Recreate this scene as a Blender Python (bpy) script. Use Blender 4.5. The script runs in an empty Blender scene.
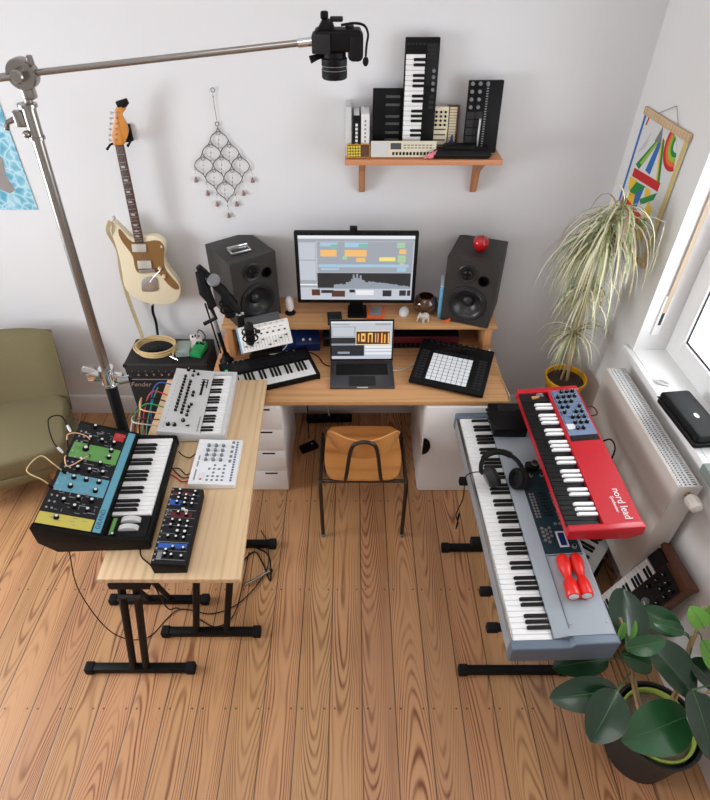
import bpy, bmesh, math, random
from mathutils import Vector, Matrix, Quaternion
R = math.radians
PI = math.pi
random.seed(7)
scene = bpy.context.scene
col = scene.collection

# ------------------------------------------------------------------ camera model (used to lay out the room)
F_PX, U0, CAM_H = 576.0, 352.0, 2.77
PITCH = math.atan(495 / 576)
CP, SP = math.cos(PITCH), math.sin(PITCH)
def ray(u, v):
    a = (u - U0) / F_PX; t = (400 - v) / F_PX
    return a, CP + t * SP, -SP + t * CP
def atz(u, v, z):
    a, y, w = ray(u, v); k = (z - CAM_H) / w
    return Vector((a * k, y * k, z))
def aty(u, v, Y):
    a, y, w = ray(u, v); k = Y / y
    return Vector((a * k, Y, CAM_H + w * k))

# ------------------------------------------------------------------ materials
def lin(c):
    return tuple(((x / 255 / 12.92) if x / 255 <= 0.04045 else ((x / 255 + 0.055) / 1.055) ** 2.4) for x in c) + (1,)
MATS = {}
def mk(name, rgb, rough=0.5, metal=0.0, var=0.06, scale=30, bump=0.0, coat=0.0, spec=0.5, stretch=(1, 1, 1)):
    if name in MATS: return MATS[name]
    m = bpy.data.materials.new(name); m.use_nodes = True
    nt = m.node_tree; b = nt.nodes['Principled BSDF']
    b.inputs['Roughness'].default_value = rough
    b.inputs['Metallic'].default_value = metal
    b.inputs['Coat Weight'].default_value = coat
    b.inputs['Specular IOR Level'].default_value = spec
    tc = nt.nodes.new('ShaderNodeTexCoord'); mp = nt.nodes.new('ShaderNodeMapping')
    mp.inputs['Scale'].default_value = stretch
    nz = nt.nodes.new('ShaderNodeTexNoise'); nz.inputs['Scale'].default_value = scale; nz.inputs['Detail'].default_value = 4
    nt.links.new(tc.outputs['Object'], mp.inputs['Vector']); nt.links.new(mp.outputs['Vector'], nz.inputs['Vector'])
    mx = nt.nodes.new('ShaderNodeMix'); mx.data_type = 'RGBA'
    c = lin(rgb)
    mx.inputs['A'].default_value = tuple(max(0, x * (1 - var)) for x in c[:3]) + (1,)
    mx.inputs['B'].default_value = tuple(min(1, x * (1 + var)) for x in c[:3]) + (1,)
    nt.links.new(nz.outputs['Fac'], mx.inputs['Factor']); nt.links.new(mx.outputs['Result'], b.inputs['Base Color'])
    if bump:
        bp = nt.nodes.new('ShaderNodeBump'); bp.inputs['Strength'].default_value = bump; bp.inputs['Distance'].default_value = 0.002
        nt.links.new(nz.outputs['Fac'], bp.inputs['Height']); nt.links.new(bp.outputs['Normal'], b.inputs['Normal'])
    MATS[name] = m
    return m
def glow(name, rgb, strength=1.0):
    m = bpy.data.materials.new(name); m.use_nodes = True
    b = m.node_tree.nodes['Principled BSDF']
    b.inputs['Base Color'].default_value = (0.01, 0.01, 0.01, 1); b.inputs['Roughness'].default_value = 0.3
    b.inputs['Emission Color'].default_value = lin(rgb); b.inputs['Emission Strength'].default_value = strength
    MATS[name] = m
    return m
def glassy(name, rgb, transp=0.85, rough=0.05):
    m = bpy.data.materials.new(name); m.use_nodes = True; nt = m.node_tree
    b = nt.nodes['Principled BSDF']; b.inputs['Base Color'].default_value = lin(rgb); b.inputs['Roughness'].default_value = rough
    t = nt.nodes.new('ShaderNodeBsdfTransparent'); mx = nt.nodes.new('ShaderNodeMixShader'); mx.inputs[0].default_value = transp
    nt.links.new(b.outputs[0], mx.inputs[1]); nt.links.new(t.outputs[0], mx.inputs[2])
    nt.links.new(mx.outputs[0], nt.nodes['Material Output'].inputs['Surface'])
    MATS[name] = m
    return m
def wood(name, light, dark, along='Y', wave=14.0, dist=5.0, rough=0.5, plank=0.0, knots=0.0, seam=(60, 35, 20), nails=0.0, contrast=(0.25, 0.8), stretch=0.1, coat=0.0, tint=0.12, vscale=1.0, knotcol=(110, 70, 45)):
    """Procedural timber: wavy growth bands, optional planks with seams, knots and nail heads."""
    m = bpy.data.materials.new(name); m.use_nodes = True; nt = m.node_tree; N = nt.nodes.new; L = nt.links.new
    b = nt.nodes['Principled BSDF']; b.inputs['Roughness'].default_value = rough; b.inputs['Coat Weight'].default_value = coat
    b.inputs['Coat Roughness'].default_value = 0.25
    tc = N('ShaderNodeTexCoord'); sp = N('ShaderNodeSeparateXYZ'); L(tc.outputs['Object'], sp.inputs[0])
    def mth(op, a, bb=None, cc=None):
        n = N('ShaderNodeMath'); n.operation = op
        for i, x in enumerate((a, bb, cc)):
            if x is None: continue
            if isinstance(x, (int, float)): n.inputs[i].default_value = x
            else: L(x, n.inputs[i])
        return n.outputs[0]
    ax = {'X': 0, 'Y': 1, 'Z': 2}[along]
    across = sp.outputs['X' if along != 'X' else 'Y']; alo = sp.outputs[along]
    third = sp.outputs['Z' if along != 'Z' else 'Y']
    if plank:
        q = mth('DIVIDE', mth('ADD', across, 100 * plank + 0.102), plank)
        idx = mth('FLOOR', q); fr = mth('FRACT', q)
        wn = N('ShaderNodeTexWhiteNoise'); wn.noise_dimensions = '1D'; L(idx, wn.inputs['W']); rnd = wn.outputs['Value']
    else:
        rnd = None; fr = None
    cb = N('ShaderNodeCombineXYZ')
    a1 = across if rnd is None else mth('ADD', across, mth('MULTIPLY', rnd, 7.3))
    L(mth('MULTIPLY', a1, vscale), cb.inputs[0])
    al2 = alo if rnd is None else mth('ADD', alo, mth('MULTIPLY', rnd, 31.0))
    L(mth('MULTIPLY', al2, stretch), cb.inputs[1]); L(mth('MULTIPLY', third, 1.0), cb.inputs[2])
    gn = N('ShaderNodeTexNoise'); gn.inputs['Scale'].default_value = 1.0; gn.inputs['Detail'].default_value = 1.2; gn.inputs['Roughness'].default_value = 0.35
    cb0 = N('ShaderNodeCombineXYZ'); L(mth('MULTIPLY', a1, 7.5 * vscale), cb0.inputs[0]); L(mth('MULTIPLY', al2, 7.5 * stretch), cb0.inputs[1]); L(mth('MULTIPLY', third, 4.0), cb0.inputs[2])
    L(cb0.outputs[0], gn.inputs['Vector'])
    ph = mth('ADD', mth('MULTIPLY', a1, wave * 20.0), mth('MULTIPLY', gn.outputs['Fac'], dist))
    if nails:        # flat-sawn boards: nested arches along the middle of each board, straight grain towards its edges
        wn3 = N('ShaderNodeTexWhiteNoise'); wn3.noise_dimensions = '1D'; L(mth('ADD', idx, 0.71), wn3.inputs['W'])
        xl = mth('SUBTRACT', mth('MULTIPLY', mth('SUBTRACT', fr, 0.5), plank), mth('MULTIPLY', mth('SUBTRACT', wn3.outputs['Value'], 0.5), plank * 0.6))
        xq = mth('DIVIDE', xl, plank * 0.5)
        fb = mth('MULTIPLY', mth('SUBTRACT', rnd, 0.45), 26.0)
        ph = mth('MULTIPLY', 6.283, mth('ADD', mth('ADD', mth('MULTIPLY', alo, fb), mth('MULTIPLY', mth('MULTIPLY', xq, xq), 5.0)), mth('MULTIPLY', gn.outputs['Fac'], 6.5)))
    wvf = mth('POWER', mth('ADD', 0.5, mth('MULTIPLY', mth('SINE', ph), 0.5)), 2.4)
    md = N('ShaderNodeTexNoise'); md.inputs['Scale'].default_value = 1.0; md.inputs['Detail'].default_value = 2.0
    cbm = N('ShaderNodeCombineXYZ'); L(mth('MULTIPLY', a1, 14.0), cbm.inputs[0]); L(mth('MULTIPLY', al2, 1.3), cbm.inputs[1]); L(cbm.outputs[0], md.inputs['Vector'])
    mrm = N('ShaderNodeMapRange'); mrm.inputs['From Min'].default_value = 0.36; mrm.inputs['From Max'].default_value = 0.64; mrm.inputs['To Min'].default_value = 0.18; mrm.inputs['To Max'].default_value = 1.1
    L(md.outputs['Fac'], mrm.inputs['Value']); wvf = mth('MULTIPLY', wvf, mrm.outputs[0])
    nz = N('ShaderNodeTexNoise'); nz.inputs['Scale'].default_value = 60; nz.inputs['Detail'].default_value = 5
    cb2 = N('ShaderNodeCombineXYZ'); L(mth('MULTIPLY', a1, 2.0), cb2.inputs[0]); L(mth('MULTIPLY', alo, 0.08), cb2.inputs[1]); L(third, cb2.inputs[2])
    L(cb2.outputs[0], nz.inputs['Vector'])
    g = mth('ADD', mth('MULTIPLY', wvf, 0.72), mth('MULTIPLY', nz.outputs['Fac'], 0.42))
    rp = N('ShaderNodeValToRGB'); e = rp.color_ramp.elements
    e[0].position = contrast[0]; e[0].color = lin(light); e[1].position = contrast[1]; e[1].color = lin(dark)
    L(g, rp.inputs['Fac'])
    colr = rp.outputs['Color']
    big = N('ShaderNodeTexNoise'); big.inputs['Scale'].default_value = 1.7; L(cb.outputs[0], big.inputs['Vector'])
    hsv = N('ShaderNodeHueSaturation'); L(colr, hsv.inputs['Color'])
    vv = mth('ADD', 1 - tint, mth('MULTIPLY', rnd if rnd is not None else big.outputs['Fac'], 2 * tint))
    L(vv, hsv.inputs['Value'])
    if rnd is not None:
        wn2 = N('ShaderNodeTexWhiteNoise'); wn2.noise_dimensions = '1D'; L(mth('ADD', idx, 0.37), wn2.inputs['W'])
        L(mth('ADD', 0.494, mth('MULTIPLY', wn2.outputs['Value'], 0.012)), hsv.inputs['Hue'])
    colr = hsv.outputs['Color']
    def mixin(fac, rgb):
        nonlocal colr
        mx = N('ShaderNodeMix'); mx.data_type = 'RGBA'; L(fac, mx.inputs['Factor']); L(colr, mx.inputs['A']); mx.inputs['B'].default_value = lin(rgb)
        colr = mx.outputs['Result']
    if knots:
        vo = N('ShaderNodeTexVoronoi'); vo.inputs['Scale'].default_value = knots
        cb3 = N('ShaderNodeCombineXYZ'); L(across, cb3.inputs[0]); L(mth('MULTIPLY', alo, 0.7), cb3.inputs[1])
        L(cb3.outputs[0], vo.inputs['Vector'])
        mr = N('ShaderNodeMapRange'); mr.inputs['From Min'].default_value = 0.03; mr.inputs['From Max'].default_value = 0.075
        mr.inputs['To Min'].default_value = 0.8; mr.inputs['To Max'].default_value = 0.0
        L(vo.outputs['Distance'], mr.inputs['Value']); mixin(mr.outputs[0], knotcol)
    if plank and seam:
        edge = mth('MINIMUM', fr, mth('SUBTRACT', 1.0, fr))
        mr = N('ShaderNodeMapRange'); mr.inputs['From Min'].default_value = 0.010; mr.inputs['From Max'].default_value = 0.024
        mr.inputs['To Min'].default_value = 0.82; mr.inputs['To Max'].default_value = 0.0
        L(edge, mr.inputs['Value']); mixin(mr.outputs[0], seam)
        if nails:
            fy = mth('MULTIPLY', mth('SUBTRACT', mth('FRACT', mth('DIVIDE', mth('ADD', alo, 12 * nails - 0.17), nails)), 0.5), nails)
            fx = mth('MULTIPLY', mth('SUBTRACT', edge, 0.16), plank)
            d = mth('SQRT', mth('ADD', mth('MULTIPLY', fy, fy), mth('MULTIPLY', fx, fx)))
            mr = N('ShaderNodeMapRange'); mr.inputs['From Min'].default_value = 0.003; mr.inputs['From Max'].default_value = 0.006
            mr.inputs['To Min'].default_value = 0.85; mr.inputs['To Max'].default_value = 0.0
            L(d, mr.inputs['Value']); mixin(mr.outputs[0], (60, 38, 25))
        bp = N('ShaderNodeBump'); bp.inputs['Strength'].default_value = 0.35; bp.inputs['Distance'].default_value = 0.003
        mr2 = N('ShaderNodeMapRange'); mr2.inputs['From Max'].default_value = 0.03; L(edge, mr2.inputs['Value'])
        L(mr2.outputs[0], bp.inputs['Height']); L(bp.outputs['Normal'], b.inputs['Normal'])
    L(colr, b.inputs['Base Color'])
    MATS[name] = m
    return m

# ------------------------------------------------------------------ mesh builder
class MB:
    def __init__(s):
        s.bm = bmesh.new()
    def _fin(s, faces, m, smooth=True):
        for f in faces:
            if f.is_valid: f.material_index = m; f.smooth = smooth
    def box(s, c, size, m=0, bev=0.0, seg=2, rot=None):
        mat = Matrix.Translation(c) @ (rot.to_4x4() if rot is not None else Matrix()) @ Matrix.Diagonal((*size, 1))
        r = bmesh.ops.create_cube(s.bm, size=1, matrix=mat)
        vs = r['verts']; fs = list({f for v in vs for f in v.link_faces})
        s._fin(fs, m)
        if bev:
            es = list({e for v in vs for e in v.link_edges})
            rb = bmesh.ops.bevel(s.bm, geom=es, offset=min(bev, 0.49 * min(size)), segments=seg, affect='EDGES', profile=0.5)
            s._fin(rb['faces'], m)
        return s
    def bx(s, x0, x1, y0, y1, z0, z1, m=0, bev=0.0, seg=2):
        return s.box(((x0 + x1) / 2, (y0 + y1) / 2, (z0 + z1) / 2), (abs(x1 - x0), abs(y1 - y0), abs(z1 - z0)), m, bev, seg)
    def prism(s, pts, axis, a0, a1, m=0, bev=0.0, seg=2, mtop=None):
        """polygon (2D points) extruded along axis: 'X' -> points are (y,z); 'Y' -> (x,z); 'Z' -> (x,y)"""
        def P(p, a):
            return {'X': (a, p[0], p[1]), 'Y': (p[0], a, p[1]), 'Z': (p[0], p[1], a)}[axis]
        v0 = [s.bm.verts.new(P(p, a0)) for p in pts]; v1 = [s.bm.verts.new(P(p, a1)) for p in pts]
        fs = [s.bm.faces.new(v0[::-1]), s.bm.faces.new(v1)]
        n = len(pts)
        for i in range(n):
            fs.append(s.bm.faces.new((v0[i], v0[(i + 1) % n], v1[(i + 1) % n], v1[i])))
        s._fin(fs, m)
        if mtop is not None: fs[1].material_index = mtop
        bmesh.ops.recalc_face_normals(s.bm, faces=fs)
        if bev:
            es = list({e for f in fs[:2] for e in f.edges})
            rb = bmesh.ops.bevel(s.bm, geom=es, offset=bev, segments=seg, affect='EDGES', profile=0.5)
            s._fin(rb['faces'], m)
        return s
    def tube(s, pts, r, n=8, m=0, caps=True, closed=False):
        pts = [Vector(p) for p in pts]
        rs = r if isinstance(r, (list, tuple)) else [r] * len(pts)
        k = len(pts); rings = []; fs = []
        t0 = (pts[1] - pts[0]).normalized()
        up = Vector((0, 0, 1)) if abs(t0.z) < 0.9 else Vector((1, 0, 0))
        nrm = t0.cross(up).normalized()
        for i, p in enumerate(pts):
            if closed: t = (pts[(i + 1) % k] - pts[i - 1])
            else: t = pts[min(i + 1, k - 1)] - pts[max(i - 1, 0)]
            t = t.normalized() if t.length > 1e-9 else t0
            nrm = nrm - t * nrm.dot(t)
            nrm = nrm.normalized() if nrm.length > 1e-6 else t.orthogonal().normalized()
            bi = t.cross(nrm)
            rings.append([s.bm.verts.new(p + (nrm * math.cos(2 * PI * j / n) + bi * math.sin(2 * PI * j / n)) * rs[i]) for j in range(n)])
        for i in range(k if closed else k - 1):
            a, b2 = rings[i], rings[(i + 1) % k]
            for j in range(n):
                fs.append(s.bm.faces.new((a[j], a[(j + 1) % n], b2[(j + 1) % n], b2[j])))
        if caps and not closed:
            fs.append(s.bm.faces.new(rings[0][::-1])); fs.append(s.bm.faces.new(rings[-1]))
        s._fin(fs, m)
        bmesh.ops.recalc_face_normals(s.bm, faces=fs)
        return s
    def cyl(s, p0, p1, r, r1=None, n=20, m=0):
        return s.tube([p0, p1], [r, r if r1 is None else r1], n, m)
    def lathe(s, prof, c=(0, 0, 0), n=32, m=0, rot=None, cap0=True):
        """profile of (r, z) spun about z; rot: a rotation matrix about c"""
        c = Vector(c); fs = []; rings = []
        M = rot.to_3x3() if rot is not None else Matrix.Identity(3)
        for (r, z) in prof:
            if r < 1e-6: rings.append([s.bm.verts.new(c + M @ Vector((0, 0, z)))])
            else: rings.append([s.bm.verts.new(c + M @ Vector((r * math.cos(2 * PI * j / n), r * math.sin(2 * PI * j / n), z))) for j in range(n)])
        for a, b2 in zip(rings, rings[1:]):
            for j in range(n):
                if len(a) == 1 and len(b2) == 1: continue
                if len(a) == 1: fs.append(s.bm.faces.new((a[0], b2[(j + 1) % n], b2[j])))
                elif len(b2) == 1: fs.append(s.bm.faces.new((a[j], a[(j + 1) % n], b2[0])))
                else: fs.append(s.bm.faces.new((a[j], a[(j + 1) % n], b2[(j + 1) % n], b2[j])))
        if cap0 and len(rings[0]) > 1: fs.append(s.bm.faces.new(rings[0][::-1]))
        if len(rings[-1]) > 1: fs.append(s.bm.faces.new(rings[-1]))
        s._fin(fs, m); bmesh.ops.recalc_face_normals(s.bm, faces=fs)
        return s
    def ball(s, c, r, m=0, sub=3, rot=None):
        rr = r if isinstance(r, (tuple, list)) else (r, r, r)
        mat = Matrix.Translation(c) @ (rot.to_4x4() if rot is not None else Matrix()) @ Matrix.Diagonal((*rr, 1))
        q = bmesh.ops.create_icosphere(s.bm, subdivisions=sub, radius=1, matrix=mat)
        s._fin(list({f for v in q['verts'] for f in v.link_faces}), m)
        return s
    def torus(s, c, Rr, r, n=24, k=8, m=0, rot=None):
        M = rot.to_3x3() if rot is not None else Matrix.Identity(3)
        return s.tube([Vector(c) + M @ Vector((Rr * math.cos(2 * PI * i / n), Rr * math.sin(2 * PI * i / n), 0)) for i in range(n)], r, k, m, closed=True)
    def quad(s, a, b2, c, d, m=0):
        f = s.bm.faces.new([s.bm.verts.new(p) for p in (a, b2, c, d)]); f.material_index = m
        return s
    def slab(s, x0, x1, y0, y1, z0, h, m=0):       # thin inlay lying on a face that looks up
        return s.bx(x0, x1, y0, y1, z0, z0 + h, m)
    def grid(s, P, nu, nv, m=0):
        vs = [[s.bm.verts.new(P(i / nu, j / nv)) for j in range(nv + 1)] for i in range(nu + 1)]
        fs = [s.bm.faces.new((vs[i][j], vs[i + 1][j], vs[i + 1][j + 1], vs[i][j + 1])) for i in range(nu) for j in range(nv)]
        s._fin(fs, m); return fs
    def build(s, name, mats, parent=None, loc=(0, 0, 0), rot=(0, 0, 0), kind=None, sharp=38):
        me = bpy.data.meshes.new(name); s.bm.to_mesh(me); s.bm.free()
        for m in (mats if isinstance(mats, (list, tuple)) else [mats]):
            me.materials.append(MATS[m] if isinstance(m, str) else m)
        me.set_sharp_from_angle(angle=R(sharp))
        o = bpy.data.objects.new(name, me); col.objects.link(o)
        o.location = loc; o.rotation_euler = rot
        if parent is not None: o.parent = parent
        if kind: o['kind'] = kind
        return o
def tag(o, label, cat, group=None, kind=None):
    o['label'] = label; o['category'] = cat
    if group: o['group'] = group
    if kind: o['kind'] = kind
    return o
def thing(name, label, cat, loc=(0, 0, 0), rotz=0.0, group=None, rot=None):
    o = bpy.data.objects.new(name, None); col.objects.link(o); o.empty_display_size = 0.05
    o.location = loc; o.rotation_euler = rot if rot else (0, 0, R(rotz))
    return tag(o, label, cat, group)
def inst(src, parent, loc, rot=None, scale=None):
    o = src.copy(); col.objects.link(o); o.parent = parent; o.location = loc
    if rot: o.rotation_euler = rot
    if scale: o.scale = scale
    return o
def copies(build_first, parent, locs):
    """first one is built, the others are linked copies"""
    first = None
    for l in locs:
        if first is None: first = build_first(); first.parent = parent; first.location = l
        else: inst(first, parent, l)
    return first
def text_part(name, body, size, mat, parent, loc, rot, extrude=0.0004, shear=0.0, spacing=1.0, sx=1.0):
    cu = bpy.data.curves.new('tmp_text', 'FONT'); cu.body = body; cu.size = size; cu.extrude = extrude; cu.shear = shear; cu.space_character = spacing
    cu.align_x = 'CENTER'; cu.align_y = 'CENTER'; cu.resolution_u = 3
    t = bpy.data.objects.new('tmp_text', cu); col.objects.link(t)
    dg = bpy.context.evaluated_depsgraph_get(); dg.update()
    me = bpy.data.meshes.new_from_object(t.evaluated_get(dg))
    bpy.data.objects.remove(t); bpy.data.curves.remove(cu)
    me.name = name; me.materials.clear(); me.materials.append(MATS[mat])
    o = bpy.data.objects.new(name, me); col.objects.link(o); o.parent = parent; o.location = loc; o.rotation_euler = rot
    o.scale = (sx, 1, 1)
    return o
def curve_pts(pts, n=8):
    """Catmull-Rom through the points"""
    p = [Vector(q) for q in pts]; p = [p[0] * 2 - p[1]] + p + [p[-1] * 2 - p[-2]]
    out = []
    for i in range(1, len(p) - 2):
        for k in range(n):
            t = k / n
            out.append(0.5 * ((2 * p[i]) + (p[i + 1] - p[i - 1]) * t + (2 * p[i - 1] - 5 * p[i] + 4 * p[i + 1] - p[i + 2]) * t * t + (3 * p[i] - p[i - 1] - 3 * p[i + 1] + p[i + 2]) * t ** 3))
    out.append(p[-2]); return out
def cable(name, pts, r, mat, label, cat='cable', group=None, plugs=None):
    """one cable: a mesh of its own; plugs = material for small plug bodies at both ends"""
    c = curve_pts(pts, 8)
    o = MB().tube(c, r, 7).build(name, mat); tag(o, label, cat, group)
    if plugs:
        for a, b2 in ((c[0], c[2]), (c[-1], c[-3])):
            d = (b2 - a).normalized()
            MB().tube([a - d * 0.012, a + d * 0.004, a + d * 0.022], [r * 1.3, r * 2.2, r * 1.6], 8).build('plug', plugs, o)
    return o

# key pattern: letters C D E F G A B -> 0..6, a black key follows C D F G A
def keys(parent, x0, width, n, first, y0, length, z, h, wmat, bmat, wname='white_key', bname='black_key', blen=0.62, bh=0.010):
    pitch = width / n
    g = 0.0012 if pitch > 0.014 else 0.0008
    w = MB().bx(g / 2, pitch - g / 2, 0, length, 0, h, 0, min(0.0018, pitch * 0.1), 1)
    wk = w.build(wname, wmat, parent, (x0, y0, z))
    bw = pitch * 0.58
    kb = MB()
    L = length * blen
    kb.prism([(0, 0), (L, 0), (L, bh), (0.006 if L > .05 else .003, bh), (0, bh * 0.35)], 'X', -bw / 2, bw / 2, 0, min(0.0015, bw * 0.12), 1)
    bk = kb.build(bname, bmat, parent, (x0, y0, z)); first_b = True
    for i in range(n):
        if i: inst(wk, parent, (x0 + i * pitch, y0, z))
        if (first + i) % 7 in (0, 1, 3, 4, 5) and i < n - 1:
            loc = (x0 + (i + 1) * pitch, y0 + length - L, z + h)
            if first_b: bk.location = loc; first_b = False
            else: inst(bk, parent, loc)
def knob_mesh(r, h, top=None):
    """body in slot 0, a pointer / cap in slot 1"""
    k = MB().lathe([(r * 1.08, 0), (r * 1.05, h * 0.25), (r * 0.9, h * 0.95), (r * 0.8, h), (0, h)], n=14)
    if top == 'cap': k.lathe([(r * 0.62, h), (r * 0.6, h + 0.0012), (0, h + 0.0012)], n=12, m=1)
    elif top: k.bx(-r * 0.12, r * 0.12, 0, r * 0.95, h - 0.0003, h + 0.0009, 1)
    return k
def knobs(parent, pts, r, h, mats, name='knob', top='line', z=0.0, seedrot=True):
    first = None
    for (x, y) in pts:
        rz = random.uniform(-2.2, 2.2) if seedrot else 0
        if first is None:
            first = knob_mesh(r, h, top).build(name, mats, parent, (x, y, z), (0, 0, rz))
        else: inst(first, parent, (x, y, z), (0, 0, rz))
    return first

def plate(name, outline, holes, th, mat, parent, loc):
    """upright plate facing -Y, outline in (x, z), round holes (x, z, r), thickness th behind the face"""
    cu = bpy.data.curves.new('tmp_plate', 'CURVE'); cu.dimensions = '2D'; cu.fill_mode = 'BOTH'; cu.extrude = th / 2
    for pl in [outline] + [[(hx + hr * math.cos(2 * PI * i / 48), hz + hr * math.sin(2 * PI * i / 48)) for i in range(48)] for hx, hz, hr in holes]:
        sp = cu.splines.new('POLY'); sp.points.add(len(pl) - 1); sp.use_cyclic_u = True
        for q, (x, z) in zip(sp.points, pl): q.co = (x, z, 0, 1)
    t = bpy.data.objects.new('tmp_plate', cu); col.objects.link(t)
    dg = bpy.context.evaluated_depsgraph_get(); dg.update()
    me = bpy.data.meshes.new_from_object(t.evaluated_get(dg))
    bpy.data.objects.remove(t); bpy.data.curves.remove(cu)
    me.transform(Matrix.Translation((0, th / 2, 0)) @ Matrix.Rotation(R(90), 4, 'X'))
    me.name = name; me.materials.clear(); me.materials.append(MATS[mat]); me.set_sharp_from_angle(angle=R(38))
    o = bpy.data.objects.new(name, me); col.objects.link(o); o.parent = parent; o.location = loc
    return o
# ------------------------------------------------------------------ palette
mk('wall_paint', (226, 226, 228), 0.9, var=0.015, scale=3, bump=0.02)
mk('wall_paint_side', (226, 225, 224), 0.9, var=0.015, scale=3, bump=0.02)
mk('white_gloss', (240, 240, 240), 0.35, var=0.01)
mk('baseboard_paint', (225, 222, 222), 0.5, var=0.02)
mk('ceiling_paint', (235, 235, 235), 0.9, var=0.01)
mk('black', (10, 10, 11), 0.55, var=0.15, spec=.2)
mk('black_matte', (15, 15, 16), 0.7, var=0.15, spec=.25)
mk('black_gloss', (12, 12, 13), 0.2, var=0.1)
mk('rubber', (20, 20, 21), 0.8, var=0.1, spec=.25)
mk('charcoal', (38, 38, 40), 0.55, var=0.1, spec=.3)
mk('dark_grey', (70, 71, 74), 0.5, var=0.08)
mk('mid_grey', (120, 122, 125), 0.5, var=0.06)
mk('light_grey', (206, 206, 206), 0.45, var=0.04)
mk('silver', (190, 190, 192), 0.32, 0.85, var=0.05)
mk('steel', (156, 152, 147), 0.24, 0.95, var=0.03)
mk('chrome', (215, 215, 215), 0.12, 1.0, var=0.03)
mk('key_white', (238, 238, 238), 0.35, var=0.01)
mk('key_black', (9, 9, 10), 0.4, var=0.1, spec=.3)
mk('print_white', (225, 225, 225), 0.6, var=0.02)
mk('print_grey', (135, 137, 140), 0.6, var=0.02)
mk('pad_white', (232, 236, 240), 0.5, var=0.02)
mk('red_gloss', (182, 20, 36), 0.35, var=0.05, coat=0.2)
mk('dark_red', (92, 12, 24), 0.45, var=0.06)
mk('cherry_red', (185, 16, 24), 0.25, var=0.1, coat=0.4)
mk('maraca_red', (222, 32, 24), 0.35, var=0.05, coat=0.2)
mk('orange', (233, 98, 30), 0.55, var=0.05)
mk('amber', (214, 142, 60), 0.4, var=0.1, coat=0.3)
mk('yellow', (226, 206, 60), 0.5, var=0.04)
mk('pale_yellow', (206, 194, 88), 0.5, var=0.04)
mk('pot_yellow', (232, 170, 14), 0.4, var=0.06, coat=0.2)
mk('green_panel', (104, 168, 86), 0.5, var=0.04)
mk('blue_panel', (100, 166, 188), 0.5, var=0.04)
mk('navy', (18, 38, 92), 0.4, var=0.08)
mk('blue', (40, 90, 180), 0.5, var=0.05)
mk('pale_blue', (104, 168, 206), 0.5, var=0.05)
mk('teal_cable', (30, 150, 130), 0.5, var=0.05)
mk('green', (30, 150, 84), 0.45, var=0.06)
mk('red', (200, 40, 40), 0.5, var=0.05)
mk('pink', (226, 130, 140), 0.5, var=0.05)
mk('tan_cable', (206, 178, 128), 0.55, var=0.06)
mk('salmon_cable', (232, 180, 140), 0.5, var=0.05)
mk('panel_black', (24, 25, 28), 0.5, var=0.1, spec=.3)
mk('cream', (224, 214, 190), 0.5, var=0.03)
mk('ivory', (232, 220, 190), 0.35, var=0.03, coat=0.4)
mk('gold_pickguard', (134, 98, 58), 0.35, var=0.06)
mk('old_plastic', (205, 200, 190), 0.45, var=0.03)
mk('olive_fabric', (118, 108, 78), 0.95, var=0.16, scale=160, bump=0.25)
mk('piano_grey', (160, 168, 176), 0.42, 0.15, var=0.03)
mk('piano_slate', (98, 112, 128), 0.45, 0.1, var=0.03)
mk('piano_teal', (22, 48, 56), 0.45, var=0.06)
mk('speaker_skin', (47, 44, 42), 0.55, var=0.1, scale=200, bump=0.05)
mk('cone', (34, 34, 36), 0.34, var=0.08)
mk('grille', (17, 17, 18), 0.9, var=0.35, scale=400, bump=0.2)
mk('tolex', (18, 17, 18), 0.7, var=0.25, scale=250, bump=0.2)
mk('strap', (176, 160, 122), 0.9, var=0.1, scale=120)
mk('leaf_dark', (20, 52, 30), 0.3, var=0.25, scale=9, coat=0.25)
mk('leaf_mid', (38, 88, 48), 0.32, var=0.2, scale=9, coat=0.25)
mk('leaf_young', (96, 150, 52), 0.4, var=0.15, scale=9)
mk('leaf_rib', (74, 116, 74), 0.5, var=0.1)
mk('stem', (176, 152, 112), 0.7, var=0.2, scale=40)
mk('stem_green', (110, 130, 70), 0.6, var=0.15)
mk('palm_leaf', (172, 174, 128), 0.6, var=0.32, scale=14)
mk('palm_leaf_dry', (160, 140, 112), 0.7, var=0.2, scale=14)
mk('palm_leaf_pale', (214, 212, 180), 0.6, var=0.12, scale=14)
mk('palm_leaf_green', (112, 128, 80), 0.6, var=0.25, scale=14)
mk('potting_mix', (126, 108, 92), 0.95, var=0.5, scale=120, bump=0.8)
mk('soil', (62, 46, 36), 0.95, var=0.4, scale=90, bump=0.8)
mk('pot_black', (38, 38, 38), 0.6, var=0.1)
mk('lime', (176, 200, 90), 0.5, var=0.06)
mk('walnut', (92, 54, 36), 0.5, var=0.3, scale=30, stretch=(1, 0.1, 1))
mk('space_grey', (86, 86, 90), 0.38, 0.6, var=0.03)
mk('slate', (92, 104, 136), 0.5, var=0.05)
mk('sage', (120, 132, 124), 0.6, var=0.05)
mk('brown_glass', (74, 44, 26), 0.12, var=0.3, scale=20, coat=0.6)
mk('radiator_white', (200, 193, 185), 0.45, var=0.02)
mk('radiator_dark', (120, 116, 112), 0.7, var=0.05)
mk('brass', (170, 130, 90), 0.4, 0.8, var=0.1)
mk('bronze', (84, 70, 66), 0.45, 0.5, var=0.12)
mk('bell_rose', (136, 104, 100), 0.4, 0.5, var=0.12)
mk('strip_beige', (205, 186, 160), 0.7, var=0.05, scale=120)
mk('gasket', (40, 42, 44), 0.6, var=0.1)
mk('outlet_white', (236, 234, 230), 0.4, var=0.01)
wood('floor_boards', (197, 148, 104), (122, 68, 38), 'Y', wave=13, dist=60, rough=0.42, plank=0.15, nails=0.601, contrast=(0.22, 1.0), stretch=0.2, coat=0.12, tint=0.09, vscale=1.0)
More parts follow.
